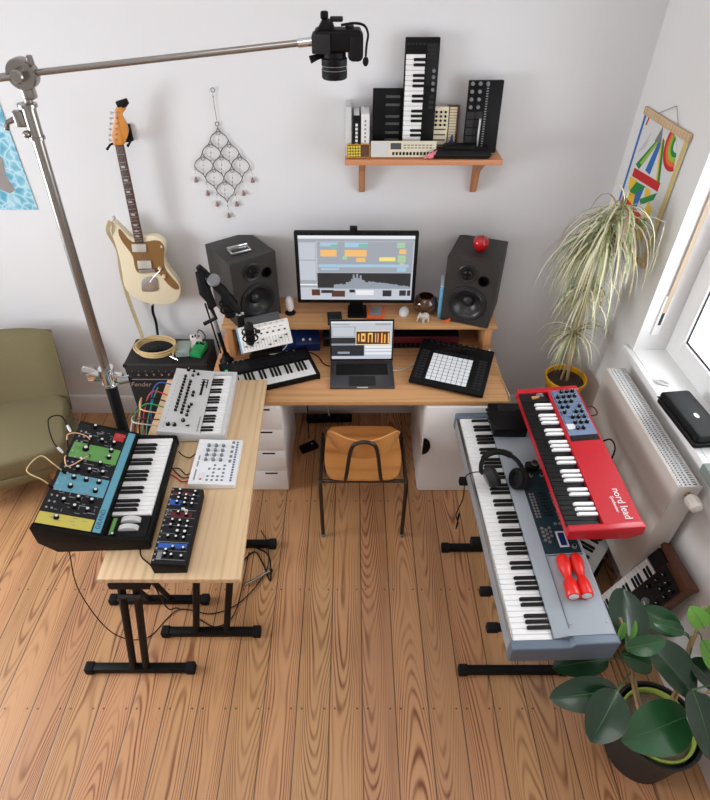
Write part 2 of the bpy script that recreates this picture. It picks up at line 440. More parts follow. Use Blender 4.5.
wood('pine_table', (222, 192, 152), (204, 168, 126), 'Y', wave=8, dist=16, rough=0.5, plank=0.093, seam=None, knots=4.2, contrast=(0.2, 2.3), tint=0.025)
wood('pine_desk', (212, 160, 112), (192, 136, 88), 'X', wave=8, dist=16, rough=0.45, plank=0.085, seam=None, knots=3.4, contrast=(0.2, 2.4), tint=0.04)
wood('pine_side', (206, 150, 100), (168, 108, 66), 'Z', wave=9, dist=4, rough=0.5, contrast=(0.2, 1.0), tint=0.05)
wood('shelf_wood', (206, 142, 100), (160, 98, 62), 'X', wave=10, dist=3, rough=0.5, contrast=(0.2, 1.0), tint=0.05)
wood('bracket_wood', (186, 130, 88), (140, 88, 56), 'Z', wave=10, dist=3, rough=0.5, contrast=(0.2, 1.0), tint=0.05)
wood('chair_ply', (210, 146, 82), (172, 108, 54), 'X', wave=2.5, dist=3, rough=0.35, contrast=(0.2, 1.6), tint=0.06, coat=0.3)
wood('maple', (214, 140, 56), (176, 104, 36), 'Z', wave=8, dist=2, rough=0.35, contrast=(0.2, 1.0), tint=0.05, coat=0.4)
wood('rosewood', (84, 52, 38), (52, 30, 22), 'Z', wave=20, dist=2, rough=0.5, contrast=(0.2, 1.0), tint=0.05)
wood('beech', (206, 178, 140), (184, 150, 108), 'Y', wave=12, dist=2, rough=0.5, contrast=(0.2, 1.0), tint=0.05)
wood('oak_leg', (186, 138, 84), (150, 104, 58), 'Z', wave=14, dist=2, rough=0.5, contrast=(0.2, 1.0), tint=0.05)

# ------------------------------------------------------------------ the room
WY = 3.10          # back wall
WX = 1.412         # right wall meets the back wall here
PHI = R(2.0)
RWROT = -PI / 2 + PHI
def RW(s, d, z):   # s along the right wall towards the camera, d outwards through it
    return Vector((WX + s * math.sin(PHI) + d * math.cos(PHI), WY - s * math.cos(PHI) + d * math.sin(PHI), z))
RW0 = (WX, WY, 0); RWE = (0, 0, RWROT)
S = 'structure'
LX, RY, CZ = -3.05, -1.3, 3.45
MB().bx(LX, 2.2, RY, WY + .02, -0.05, 0).build('floor', 'floor_boards', kind=S)
MB().bx(LX - .2, 2.3, WY, WY + .2, 0, CZ).build('wall_back', 'wall_paint', kind=S)
MB().bx(LX, 2.3, RY - .2, RY, 0, CZ).build('wall_rear', 'wall_paint', kind=S)
MB().bx(LX - .2, 2.3, RY - .2, WY + .2, CZ, CZ + .1).build('ceiling', 'ceiling_paint', kind=S)
SO0, SO1, ZO0, ZO1 = 0.70, 2.25, 1.02, 2.48
w = MB()
w.bx(0, SO0, 0, .30, 0, CZ); w.bx(SO1, 4.6, 0, .30, 0, CZ); w.bx(SO0, SO1, 0, .30, 0, ZO0 - .002); w.bx(SO0, SO1, 0, .30, ZO1, CZ)
w.build('wall_right', 'wall_paint_side', None, RW0, RWE, S)
LY0, LY1, LZ0, LZ1 = 0.35, 2.05, 0.85, 2.5
w = MB()
w.bx(LX - .2, LX, RY, LY0, 0, CZ); w.bx(LX - .2, LX, LY1, WY, 0, CZ); w.bx(LX - .2, LX, LY0, LY1, 0, LZ0); w.bx(LX - .2, LX, LY0, LY1, LZ1, CZ)
w.build('wall_left', 'wall_paint', kind=S)
def skirting(x0, x1, y):
    return MB().prism([(y, 0.0), (y - .018, 0), (y - .018, .135), (y - .012, .15), (y - .004, .155), (y, .155)], 'X', x0, x1)
skirting(LX, WX - .01, WY).build('baseboard_back', 'baseboard_paint', kind=S)
MB().prism([(0, 0.0), (-.018, 0), (-.018, .135), (-.012, .15), (-.004, .155), (0, .155)], 'X', 0.03, 4.4).build('baseboard_right', 'baseboard_paint', None, RW0, RWE, S)

glassy('window_glass', (235, 240, 245), 0.92, 0.02)
# right window: sill, frame, two sashes with panes
win = bpy.data.objects.new('window_1', None); col.objects.link(win); win.location = RW0; win.rotation_euler = RWE; win['kind'] = S
MB().bx(SO0 - .055, SO1 + .055, -.03, .0, ZO0 - .012, ZO0 + .024, 0, .006).bx(SO0 + .001, SO1 - .001, 0.0, .17, ZO0, ZO0 + .024, 0).build('window_sill', 'white_gloss', win)
fr = MB(); fd0, fd1 = .165, .23; zs = ZO0 + .026
fr.bx(SO0 + .002, SO0 + .055, fd0, fd1, zs, ZO1 - .002, 0, .004); fr.bx(SO1 - .055, SO1 - .002, fd0, fd1, zs, ZO1 - .002, 0, .004)
fr.bx(SO0 + .055, SO1 - .055, fd0, fd1, zs, zs + .055, 0, .004); fr.bx(SO0 + .055, SO1 - .055, fd0, fd1, ZO1 - .06, ZO1 - .002, 0, .004)
fr.build('window_frame', 'white_gloss', win)
def sash(s0, s1, z0, z1):
    q = MB(); a, b2 = fd0 - .012, fd1 - .006; t = .07
    for (p0, p1, r0, r1) in ((s0, s0 + t, z0, z1), (s1 - t, s1, z0, z1), (s0 + t, s1 - t, z0, z0 + t), (s0 + t, s1 - t, z1 - t, z1)):
        q.bx(p0, p1, a, b2, r0, r1, 0, .006)
    o = q.build('sash', 'white_gloss', win)
    g = MB()
    for (p0, p1, r0, r1) in ((s0 + t, s0 + t + .008, z0 + t, z1 - t), (s1 - t - .008, s1 - t, z0 + t, z1 - t), (s0 + t, s1 - t, z0 + t, z0 + t + .008), (s0 + t, s1 - t, z1 - t - .008, z1 - t)):
        g.bx(p0, p1, a + .012, a + .016, r0, r1)
    g.build('gasket', 'gasket', o)
    MB().bx(s0 + t, s1 - t, a + .016, a + .022, z0 + t, z1 - t).build('pane', 'window_glass', o)
mid = (SO0 + SO1) / 2
sash(SO0 + .058, mid - .003, zs + .058, ZO1 - .063); sash(mid + .003, SO1 - .058, zs + .058, ZO1 - .063)
# left window (outside the frame, lets the daylight in)
w2 = bpy.data.objects.new('window_2', None); col.objects.link(w2); w2['kind'] = S
q = MB()
for (y0, y1, z0, z1) in ((LY0, LY0 + .08, LZ0, LZ1), (LY1 - .08, LY1, LZ0, LZ1), (LY0, LY1, LZ0, LZ0 + .08), (LY0, LY1, LZ1 - .08, LZ1), ((LY0 + LY1) / 2 - .05, (LY0 + LY1) / 2 + .05, LZ0, LZ1)):
    q.bx(LX - .14, LX - .08, y0, y1, z0, z1)
q.build('window_frame', 'white_gloss', w2)
MB().bx(LX - .115, LX - .11, LY0 + .08, LY1 - .08, LZ0 + .08, LZ1 - .08).build('pane', 'window_glass', w2)

# roller blind strap and its winder plate in the window reveal
t = thing('blind_strap', 'beige roller blind strap running up the window reveal into a white winder plate', 'blind strap', RW(SO0, .075, 1.30))
t.rotation_euler = (0, 0, RWROT)
MB().bx(.001, .010, -.018, .018, -.16, .06, 0, .003).build('winder_plate', 'white_gloss', t)
MB().bx(.010, .0115, -.007, .007, -.10, .03, 0).build('slot', 'gasket', t)
MB().bx(.0105, .0125, -.010, .010, -.03, 1.16, 0).build('strap', 'strip_beige', t)

# ------------------------------------------------------------------ radiator, sill things, wall poster on the right
t = thing('radiator', 'white panel radiator with a grille top mounted under the window', 'radiator', RW0); t.rotation_euler = RWE
s0, s1, z0, z1 = .765, 1.55, .275, .982
MB().bx(s0, s1, -.145, -.130, z0, z1, 0, .004).build('front_panel', 'radiator_white', t)
MB().bx(s0, s1, -.050, -.038, z0, z1 - .012, 0, .004).build('back_panel', 'radiator_white', t)
c = MB()
for i in range(36):
    x = s0 + .02 + i * (s1 - s0 - .04) / 35
    c.bx(x - .001, x + .001, -.128, -.053, z0 + .02, z1 - .05)
c.build('convector_fins', 'radiator_dark', t)
g = MB()
g.bx(s0 + .002, s1 - .002, -.131, -.128, z1 - .018, z1 - .002); g.bx(s0 + .002, s1 - .002, -.053, -.050, z1 - .018, z1 - .006)
for i in range(60):
    x = s0 + .006 + i * (s1 - s0 - .012) / 59
    g.bx(x - .0035, x + .0035, -.129, -.052, z1 - .012, z1 - .009)
for y in (-.112, -.094, -.076): g.bx(s0, s1, y - .005, y + .005, z1 - .0118, z1 - .0085)
g.build('top_grille', 'light_grey', t)
MB().bx(s1, s1 + .004, -.142, -.040, z0 + .004, z1 - .004, 0, .001).build('end_cover', 'radiator_white', t)
MB().bx(s0 - .004, s0, -.142, -.040, z0 + .004, z1 - .004, 0, .001).build('end_cover', 'radiator_white', t)
br = MB()
for x in (s0 + .12, s1 - .12): br.bx(x - .015, x + .015, -.038, -.001, z0 + .1, z1 - .1)
br.build('wall_bracket', 'radiator_white', t)
v = MB().tube([(s1 + .004, -.085, z1 - .05), (s1 + .02, -.085, z1 - .05)], .012, 12, 1)
v.lathe([(.020, 0), (.026, .006), (.027, .05), (.024, .062), (.012, .068), (0, .068)], (s1 + .020, -.085, z1 - .05), 20, 0, Matrix.Rotation(R(90), 3, 'Y'))
for i in range(14):
    a = 2 * PI * i / 14
    v.box((s1 + .050, -.085 + math.cos(a) * .0268, z1 - .05 + math.sin(a) * .0268), (.03, .004, .004), 0)
v.build('thermostat_valve', ['radiator_white', 'brass'], t)
p = MB()
for x in (s1 - .05, s1 - .10): p.tube([(x, -.09, z0), (x, -.09, .07), (x, -.07, .03), (x, -.07, .001)], .009, 10)
p.build('pipe', 'radiator_white', t)

t = thing('hard_case', 'black zipped hard shell case with a small white emblem lying on the window sill', 'case', (0, 0, 0))
cc = (atz(663, 395, 1.10) + atz(690, 392, 1.10) + atz(688, 437, 1.10) + atz(714, 437, 1.10)) / 4
t.location = (cc.x + .02, cc.y, ZO0 + .025); t.rotation_euler = (0, 0, R(-84))
MB().bx(-.155, .155, -.070, .070, 0, .030, 0, .014, 3).build('lower_shell', 'black', t)
MB().bx(-.155, .155, -.070, .070, .031, .066, 0, .022, 4).build('upper_shell', 'black', t)
MB().bx(-.1555, .1555, -.0705, .0705, .0285, .0325, 0).build('zip', 'charcoal', t)
MB().lathe([(.016, 0), (.016, .0008), (0, .0008)], (0.02, 0, .0662), 20).build('emblem', 'print_white', t).scale = (1, .6, 1)
tag(MB().tube(curve_pts([(-.03, 0, .006), (-.01, .012, .008), (.02, .008, .007), (.032, -.008, .006), (.0, -.014, .007), (-.03, 0, .006)], 4), .005, 8).bx(-.03, .03, -.010, .012, .0, .004).build('plastic_clip', 'light_grey', None, atz(661, 383, ZO0 + .026) , (0, 0, R(-30))), 'clear plastic clip lying on the window sill beyond the black case', 'clip')
bp_ = atz(712, 470, ZO0 + .06)
tag(MB().bx(-.05, .05, -.06, .06, 0, .05, 0, .01).build('storage_tin', 'sage', None, (bp_.x + .03, bp_.y - .02, ZO0 + .025), (0, 0, RWROT)), 'grey-green tin at the near end of the window sill, cut by the picture edge', 'tin')

# poster on the right wall
t = thing('wall_scroll', 'colourful geometric hanging print with wooden rails on the right wall', 'poster', RW0); t.rotation_euler = RWE
pa, pb, pz0, pz1 = .105, .545, 1.44, 2.02
for n_, rgb in (('art_paper', (214, 214, 212)), ('art_red', (196, 30, 36)), ('art_blue', (44, 104, 176)), ('art_green', (30, 130, 62)), ('art_yellow', (232, 188, 44)), ('art_lime', (150, 184, 50)), ('art_orange', (226, 110, 50)), ('art_grey', (120, 120, 122)), ('art_lilac', (196, 190, 204)), ('art_ochre', (206, 184, 120))):
    mk(n_, rgb, 0.7, var=0.03)
pm = ['art_paper', 'art_red', 'art_blue', 'art_green', 'art_yellow', 'art_lime', 'art_orange', 'art_grey', 'art_lilac', 'art_ochre']
sh = MB().bx(pa, pb, -.008, -.006, pz0, pz1)
PW, PH = pb - pa, pz1 - pz0
def art(pts, m, lay=1):
    tall = max(y for x, y in pts) - min(y for x, y in pts) > .7
    pts = pts if tall else [(x, min(.995, max(.01, y - .035 - .13 * (x - .1)))) for x, y in pts]
    sh.prism([(pa + x * PW, pz0 + (1 - y) * PH) for x, y in pts], 'Y', -.008 - .0003 * lay - .0002, -.0079, m)
art([(0, 0), (.045, 0), (.045, .75), (0, .75)], 2); art([(.92, 0), (1, 0), (1, 1), (.92, 1)], 9)
art([(.45, .10), (.52, .22), (.38, .22)], 7, 2); art([(.40, .22), (.47, .22), (.24, .46), (.14, .43)], 3); art([(.43, .22), (.47, .22), (.27, .42), (.22, .41)], 5, 2)
art([(.46, .22), (.53, .22), (.50, .47), (.38, .45)], 2, 2); art([(.52, .18), (.57, .2), (.74, .5), (.68, .5)], 3); art([(.50, .2), (.53, .2), (.69, .5), (.66, .5)], 4, 2)
art([(.14, .46), (.76, .50), (.76, .57), (.14, .53)], 1, 3); art([(.10, .54), (.30, .55), (.30, .66), (.16, .66)], 4); art([(.28, .56), (.5, .57), (.3, .68), (.14, .70)], 3, 3)
art([(.5, .57), (.62, .58), (.66, .66), (.55, .66)], 4, 2); art([(.76, .58), (.74, .64), (.52, .72), (.46, .68)], 3, 3); art([(.34, .60), (.48, .58), (.44, .80), (.34, .80)], 2, 2)
art([(.08, .70), (.62, .80), (.62, .87), (.08, .77)], 1, 4); art([(.18, .66), (.34, .66), (.36, .78), (.22, .76)], 4, 3); art([(.66, .66), (.78, .72), (.74, .82), (.62, .78)], 4, 3)
art([(.40, .88), (.72, .80), (.74, .86), (.46, .93)], 3, 3); art([(.3, .9), (.5, .88), (.46, .98), (.32, .97)], 2, 2); art([(.06, .93), (.36, .96), (.30, 1), (.06, 1)], 1, 2); art([(.62, .86), (.8, .88), (.8, 1), (.62, 1)], 9, 2)
art([(.10, .06), (.13, .06), (.11, .12), (.08, .12)], 1); art([(.10, .34), (.26, .16), (.24, .28)], 8)
for k_, (ra, m_) in enumerate(((.20, 1), (.165, 6), (.13, 5), (.095, 3), (.06, 0))):
    art([(.84 + ra * math.cos(a) * 1.2, .20 + ra * math.sin(a) * 1.0) for a in [R(70 + 14 * i) for i in range(11)]], m_, 3 + k_)
sh.build('print_sheet', pm, t)
MB().bx(pa - .006, pb + .006, -.016, -.003, pz1 - .012, pz1 + .022, 0, .003).build('top_rail', 'beech', t)
MB().bx(pa - .006, pb + .006, -.016, -.003, pz0 - .02, pz0 + .010, 0, .003).build('bottom_rail', 'beech', t)
MB().tube([(pa + .12, -.009, pz1 + .022), ((pa + pb) / 2 + .03, -.006, pz1 + .085), (pb - .12, -.009, pz1 + .022)], .0016, 6).build('hanging_string', 'print_grey', t)

# blue poster at the left edge
t = thing('pool_poster', 'blue photo print of rippling pool water at the left edge of the back wall', 'poster', (-2.35, WY - .002, 1.495))
m = bpy.data.materials.new('pool_water_print'); m.use_nodes = True; nt = m.node_tree; b = nt.nodes['Principled BSDF']; b.inputs['Roughness'].default_value = .6
tc = nt.nodes.new('ShaderNodeTexCoord'); nz = nt.nodes.new('ShaderNodeTexNoise'); nz.inputs['Scale'].default_value = 6
vo = nt.nodes.new('ShaderNodeTexVoronoi'); vo.feature = 'DISTANCE_TO_EDGE'; vo.inputs['Scale'].default_value = 24
ad = nt.nodes.new('ShaderNodeMixRGB'); ad.inputs[0].default_value = .12
nt.links.new(tc.outputs['Object'], nz.inputs['Vector']); nt.links.new(tc.outputs['Object'], ad.inputs[1]); nt.links.new(nz.outputs['Color'], ad.inputs[2]); nt.links.new(ad.outputs[0], vo.inputs['Vector'])
rp = nt.nodes.new('ShaderNodeValToRGB'); e = rp.color_ramp.elements; e[0].position = 0; e[0].color = lin((186, 220, 230)); e[1].position = .34; e[1].color = lin((84, 158, 186))
x_ = rp.color_ramp.elements.new(.1); x_.color = lin((130, 190, 210))
nt.links.new(vo.outputs['Distance'], rp.inputs['Fac']); nt.links.new(rp.outputs['Color'], b.inputs['Base Color']); MATS['pool_water_print'] = m
mk('skin_print', (140, 134, 130), 0.6, var=0.15)
MB().bx(0, .617, -.004, 0, 0, .72).build('print_sheet', 'pool_water_print', t)
MB().prism([(.44, .12), (.50, .09), (.535, .11), (.515, .18), (.53, .27), (.515, .30), (.485, .24), (.44, .20)], 'Y', -.0046, -.004).build('swimmer_shape', 'skin_print', t)

# wall socket behind the stand
tag(MB().bx(-.04, .04, -.012, 0, -.04, .04, 0, .006).lathe([(.022, 0), (.020, .004), (0, .004)], (0, -.0125, 0), 20, 1, Matrix.Rotation(R(90), 3, 'X')).build('wall_socket', ['outlet_white', 'light_grey'], None, (-1.775, WY - .001, .375)), 'white wall socket low on the back wall behind the chrome stand', 'socket')
TZ = 0.80
def unquad(c, pts):
    """(u, v) in 0..1 of points inside the quad c = [p00, p10, p01, p11]"""
    out = []
    for (x, y) in pts:
        u = v = 0.5
        for _ in range(20):
            f = [(1 - u) * (1 - v) * c[0][k] + u * (1 - v) * c[1][k] + (1 - u) * v * c[2][k] + u * v * c[3][k] - (x, y)[k] for k in (0, 1)]
            du = [(1 - v) * (c[1][k] - c[0][k]) + v * (c[3][k] - c[2][k]) for k in (0, 1)]
            dv = [(1 - u) * (c[2][k] - c[0][k]) + u * (c[3][k] - c[1][k]) for k in (0, 1)]
            det = du[0] * dv[1] - dv[0] * du[1]
            u -= (f[0] * dv[1] - dv[0] * f[1]) / det; v -= (du[0] * f[1] - f[0] * du[1]) / det
        out.append((u, v))
    return out

# ------------------------------------------------------------------ table of pine board on black folding stands
tag(MB().prism([(-.985, 1.232), (-.430, 1.232), (-.466, 2.462), (-1.010, 2.462)], 'Z', TZ - .026, TZ, 0, .0025).build('table_board', 'pine_table'),
    'long pale pine board on black stands with the synthesizers on it', 'table top')
def kb_stand(label, foot_near, foot_far, x0, x1, x0f, x1f, legs, topz, zleg):
    t = thing('keyboard_stand', label, 'stand', ((x0 + x1) / 2, foot_near, 0), 0, 'black folding stands under the pine board')
    ox, oy = (x0 + x1) / 2, foot_near
    for (a, b2, y) in ((x0, x1, 0), (x0f, x1f, foot_far - oy)):
        f = MB().bx(a - ox, b2 - ox, y - .019, y + .019, .006, .042, 0, .004).build('foot_bar', 'black', t)
        for e in (a - ox, b2 - ox):
            d = 1 if e > 0 else -1
            MB().bx(e - .03 if d > 0 else e - .012, e + .012 if d > 0 else e + .03, y - .024, y + .024, .001, .046, 0, .006).build('end_cap', 'rubber', f)
    LN = .125
    for lx in legs:
        MB().tube([(lx - ox, 0, .03), (lx - ox + LN, .0, zleg)], .0165, 10).build('leg', 'black', t)
    mx = sum(legs) / 2 - ox + LN
    yy = foot_far - oy
    for lx in (mx - .055, mx + .055):
        MB().tube([(lx - LN, yy, .04), (lx, yy * .1 + .02, zleg - .03)], .015, 4).build('diagonal_leg', 'black', t)
    MB().bx(mx - .07, mx + .09, -.02, .02, zleg - .002, topz - .001, 0, .003).build('top_bar', 'black', t)
    MB().tube([(mx - .045, -.02, zleg - .05), (mx + .045, -.02, zleg - .05)], .010, 10).build('hinge_bolt', 'charcoal', t)
    return t
kb_stand('black folding stand on the left under the pine board, nearest the front edge', 1.245, 1.60, -1.25, -.755, -1.25, -.755, (-1.035, -.975), TZ - .026, .74)
kb_stand('black folding stand under the right half of the pine board, two vertical legs', 1.425, 1.945, -.935, -.465, -.90, -.44, (-.775, -.625), TZ - .026, .74)
t = thing('support_arm', 'black steel arm holding the overhanging side of the large patched synthesizer', 'stand arm', (-1.05, 1.64, 0))
for y in (-.13, .17):
    MB().bx(-.13, .05, y - .013, y + .013, TZ - .045, TZ - .028, 0, .003).build('arm', 'black', t)
MB().bx(-.13, -.105, -.15, .19, TZ - .028, TZ + .004, 0, .003).build('rail', 'black', t)

# ------------------------------------------------------------------ big semi-modular keyboard synthesizer
ms = thing('modular_synthesizer', 'large black synthesizer with green, blue and yellow panel patches overhanging the board', 'synthesizer', (-1.028, 1.652, TZ + .006), 92)
b = MB(); Wd = .2875
b.prism([(-.205, 0), (.160, 0), (.214, .062), (.214, .153), (.203, .166), (-.032, .083), (-.032, .05), (-.196, .05), (-.20, .054), (-.21, .05), (-.21, .012)], 'X', -Wd + .008, Wd - .008, 0)
b.build('body', 'black_matte', ms)
for sx in (-1, 1):
    MB().prism([(-.205, 0), (.160, 0), (.217, .062), (.217, .157), (.205, .172), (-.03, .089), (-.05, .074), (-.205, .066), (-.213, .06), (-.213, .012)], 'X', sx * Wd - .008, sx * Wd + .008, 0, .002).build('end_cheek', 'black', ms)
keys(ms, -.168, .447, 19, 3, -.195, .160, .0505, .013, 'key_white', 'key_black')
MB().bx(-.279, -.170, -.196, -.034, .050, .058, 0, .001).build('wheel_plate', 'black_matte', ms)
for x in (-.195, -.235):
    MB().prism([(-.04 * math.cos(a) - .12, .058 + .022 * math.sin(a)) for a in [PI * i / 14 for i in range(15)]], 'X', x - .012, x + .012, 0, .002).build('wheel', 'light_grey', ms)
MB().bx(-.262, -.180, -.062, -.046, .058, .0595, 0).build('legend_strip', 'green_panel', ms)
knobs(ms, [(-.264, -.066)], .009, .014, ['black', 'print_white'], 'knob', 'cap', .058)
pn = MB(); SL = math.atan2(.083, .234); PLn = .246
zone = [(0, .10, 1), (.10, .30, 0), (.30, .47, 2), (.47, .63, 0), (.63, .79, 3), (.79, 1, 0)]
PX0, PXW = -.279, .558
pn.bx(PX0, -PX0, 0, PLn, -.002, .002, 0)
for a, b2, m in zone:
    if m: pn.slab(PX0 + a * PXW, PX0 + b2 * PXW, .038, PLn - (.004 if m == 1 else .012), .002, .0006, m)
pn.slab(PX0, -PX0, .002, .032, .002, .0006, 2)
pn.slab(PX0 + .885 * PXW, PX0 + .97 * PXW, .042, .088, .002, .0008, 4)
for i in range(15):                          # patch sockets down the outer edge
    for k_ in range(2):
        x = PX0 + PXW * (.14 + .055 * i); y = PLn - .020 - .020 * k_
        pn.lathe([(.0042, .002), (.0042, .0045), (.0022, .0045), (.002, .003), (0, .003)], (x, y, 0), 10, 5)
for x, y in ((.15, .06), (.2, .1), (.26, .15), (.5, .06), (.56, .11), (.85, .12), (.93, .15), (.9, .2), (.82, .19), (.38, .12), (.7, .17), (.75, .1)):   # fine panel lettering strokes
    pn.slab(PX0 + PXW * x - .002, PX0 + PXW * x + .002, y - .014, y + .014, .002, .0009, 6)
random.seed(5)
for i in range(90):
    x, y = random.uniform(.03, .97), random.uniform(.045, PLn - .05); w_, h_ = random.choice(((.0012, .010), (.0012, .006), (.007, .0012)))
    pn.slab(PX0 + PXW * x - w_, PX0 + PXW * x + w_, y - h_, y + h_, .002, .0010, 6)
panel = pn.build('panel', ['panel_black', 'pale_yellow', 'blue_panel', 'green_panel', 'red', 'silver', 'print_grey'], ms, (0, -.030, .090), (SL, 0, 0))
quadc = [(50, 600), (330, 75), (335, 645), (545, 110)]       # p00 near back, p10 far back, p01 near front, p11 far front
kp = [(395, 95), (360, 165), (413, 175), (468, 185), (450, 230), (435, 268), (300, 290), (390, 305), (280, 335), (335, 345), (398, 355), (257, 385), (316, 395), (377, 405), (237, 430), (357, 450), (200, 500), (272, 487), (337, 500), (252, 530), (315, 545), (162, 580)]
pts = [(PX0 + u * PXW, PLn - v * (PLn - .034)) for u, v in unquad(quadc, kp)]
knobs(panel, pts, .0100, .016, ['black', 'print_white'], 'knob', 'cap', .002)
u, v = unquad(quadc, [(330, 228)])[0]; knobs(panel, [(PX0 + u * PXW, PLn - v * (PLn - .034))], .013, .017, ['black', 'print_white'], 'large_knob', 'cap', .002)
text_part('logo', 'GRAND', .026, 'navy', panel, (-.215, .017, .0027), (0, 0, 0), sx=1.05)
bpy.context.view_layer.update()
def onp(x, y, z=.0): return ms.matrix_world @ (panel.matrix_local @ Vector((PX0 + x * PXW, y, z)))
def onp_img(cx, cy, z=0):
    u, v = unquad(quadc, [(cx, cy)])[0]; return onp(u, PLn - v * (PLn - .034), z)
j1, j2 = onp_img(150, 440), onp_img(218, 365)
cable('patch_cable', [j1 + Vector((0, 0, .008)), j1 + Vector((-.02, 0, .05)), j1 + Vector((-.09, .03, .075)), j1 + Vector((-.06, .10, .085)), j2 + Vector((-.02, -.01, .07)), j2 + Vector((0, 0, .008))], .0026, 'tan_cable', 'peach patch cable looping out over the outer edge of the large black synthesizer', 'patch cable', plugs='black')
j1, j2 = onp_img(240, 270), onp_img(345, 265)
cable('patch_cable', [j1 + Vector((0, 0, .008)), j1 + Vector((.02, -.05, .04)), (j1 + j2) / 2 + Vector((.0, -.09, .035)), j2 + Vector((.01, -.04, .04)), j2 + Vector((0, 0, .008))], .0026, 'salmon_cable', 'peach patch cable hanging in a loop below the green patch of the large synthesizer', 'patch cable', plugs='black')
j1, j2 = onp_img(250, 215), onp_img(350, 205)
cable('patch_cable', [j1 + Vector((0, 0, .008)), j1 + Vector((.0, .03, .04)), (j1 + j2) / 2 + Vector((.0, .03, .05)), j2 + Vector((0, .02, .03)), j2 + Vector((0, 0, .008))], .0026, 'salmon_cable', 'short peach patch cable arching across the upper edge of the green panel patch', 'patch cable', plugs='black')
j1 = onp_img(215, 250)
cable('patch_cable', [j1 + Vector((0, 0, .008)), j1 + Vector((-.03, .02, .05)), j1 + Vector((-.085, .13, .07)), j1 + Vector((-.05, .17, .055)), onp_img(275, 130) + Vector((0, 0, .012))], .003, 'black', 'black cable with a white jack plugged into the far outer edge of the large synthesizer', 'audio cable', plugs='print_white')

# ------------------------------------------------------------------ silver-white synthesizer with wooden back
sy = thing('polyphonic_synthesizer', 'silver grey synthesizer with rows of black knobs at the far end of the pine board', 'synthesizer', (-.778, 2.222, TZ + .001), 91.8)
W2 = .240; D0, D1 = -.162, .158
b = MB().prism([(D0, .006), (D0 + .006, 0), (D1, 0), (D1, .078), (-.040, .050), (-.040, .030), (-.140, .030), (-.140, .044), (D0, .044)], 'X', -W2, W2, 0)
b.build('body', 'light_grey', sy)
MB().bx(-W2 - .001, W2 + .001, D0 + .004, D1 - .004, -.0005, .014, 0, .002).build('base_tray', 'black', sy)
MB().bx(-W2 + .02, W2 - .02, D1, D1 + .010, .004, .060, 0, .002).build('wooden_back', 'beech', sy)
for sx in (-1, 1): MB().prism([(D0, .006), (D1, .006), (D1, .0805), (-.04, .0525), (D0, .046)], 'X', sx * W2 - .005, sx * W2 + .005, 0, .001).build('end_cheek', 'light_grey', sy)
keys(sy, -.230, .450, 22, 0, -.139, .098, .0305, .012, 'key_white', 'key_black', blen=.60, bh=.007)
P2 = MB(); S2 = math.atan2(.028, .198); P2.bx(-.236, .236, 0, .196, -.001, .0015, 0)
for i in range(3): P2.slab(.12 + .022 * i, .125 + .022 * i, .020, .055, .0015, .0015, 1)
P2.slab(.04, .16, .035, .047, .0015, .0012, 1); P2.slab(.10, .17, .018, .024, .0015, .0012, 1)
for i in range(14): P2.slab(-.215 + .03 * i, -.205 + .03 * i, .174, .1755, .0015, .0008, 2)
for i in range(10): P2.slab(-.225 + .011 * i, -.220 + .011 * i, .010, .017, .0015, .001, 2)
p2 = P2.build('panel', ['light_grey', 'black', 'dark_grey'], sy, (0, -.040, .0505), (S2, 0, 0))
kk = [(-.09 + .0245 * i, .140) for i in range(12)] + [(-.105 + .0245 * i, .108) for i in range(11)] + [(-.12 + .03 * i, .080) for i in range(3)] + [(.03, .078), (.055, .078), (.19, .105), (.205, .080), (.228, .105), (-.04, .072)]
knobs(p2, kk, .0072, .012, ['black', 'print_white'], 'knob', 'line', .0015)
knobs(p2, [(-.195, .155), (-.195, .125), (-.160, .09), (.235, .135)], .0095, .012, ['black', 'print_white'], 'large_knob', 'line', .0015)
MB().tube([(-.19, .07, .0), (-.20, .055, .014)], .004, 8).build('slide_lever', 'black', p2)

# ------------------------------------------------------------------ white drum machine
dm = thing('drum_machine', 'small white drum machine with grey knobs in the middle of the pine board', 'drum machine', (-.622, 1.822, TZ + .001), 90.5)
b = MB().prism([(-.102, .002), (.102, .002), (.102, .040), (-.102, .030)], 'X', -.140, .140, 0, .004); b.build('body', 'white_gloss', dm)
q = MB(); q.bx(-.132, .132, 0, .186, -.0008, .0012, 0)
for i in range(16): q.slab(-.123 + .0158 * i, -.113 + .0158 * i, .008, .017, .0012, .0018, 1)
for r in range(5): q.slab(.118 - .030 * r - .008, .118 - .030 * r + .008, .026, .038, .0012, .0016, 2)
for r in range(5):
    for c in range(4):
        if r < 2 or c % 2 == 0 or r == 3: q.slab(-.118 + .022 * r - .005, -.118 + .022 * r + .005, .046 + .022 * c, .056 + .022 * c, .0012, .0018, 2)
q.slab(-.112, -.076, .132, .158, .0012, .0012, 3); q.slab(-.119, -.111, .142, .150, .0012, .003, 4)
for x0, x1 in ((-.122, -.055), (-.040, -.005), (.002, .030)): q.slab(x0, x1, .171, .177, .0012, .0004, 2)
pq = q.build('panel', ['pad_white', 'slate', 'mid_grey', 'print_white', 'red'], dm, (0, -.094, .0315), (math.atan2(.010, .204), 0, 0))
knobs(pq, [(.092 - .030 * r, .075 + .034 * c) for r in range(4) for c in range(3)], .008, .012, ['mid_grey', 'print_white'], 'knob', 'line', .0012)

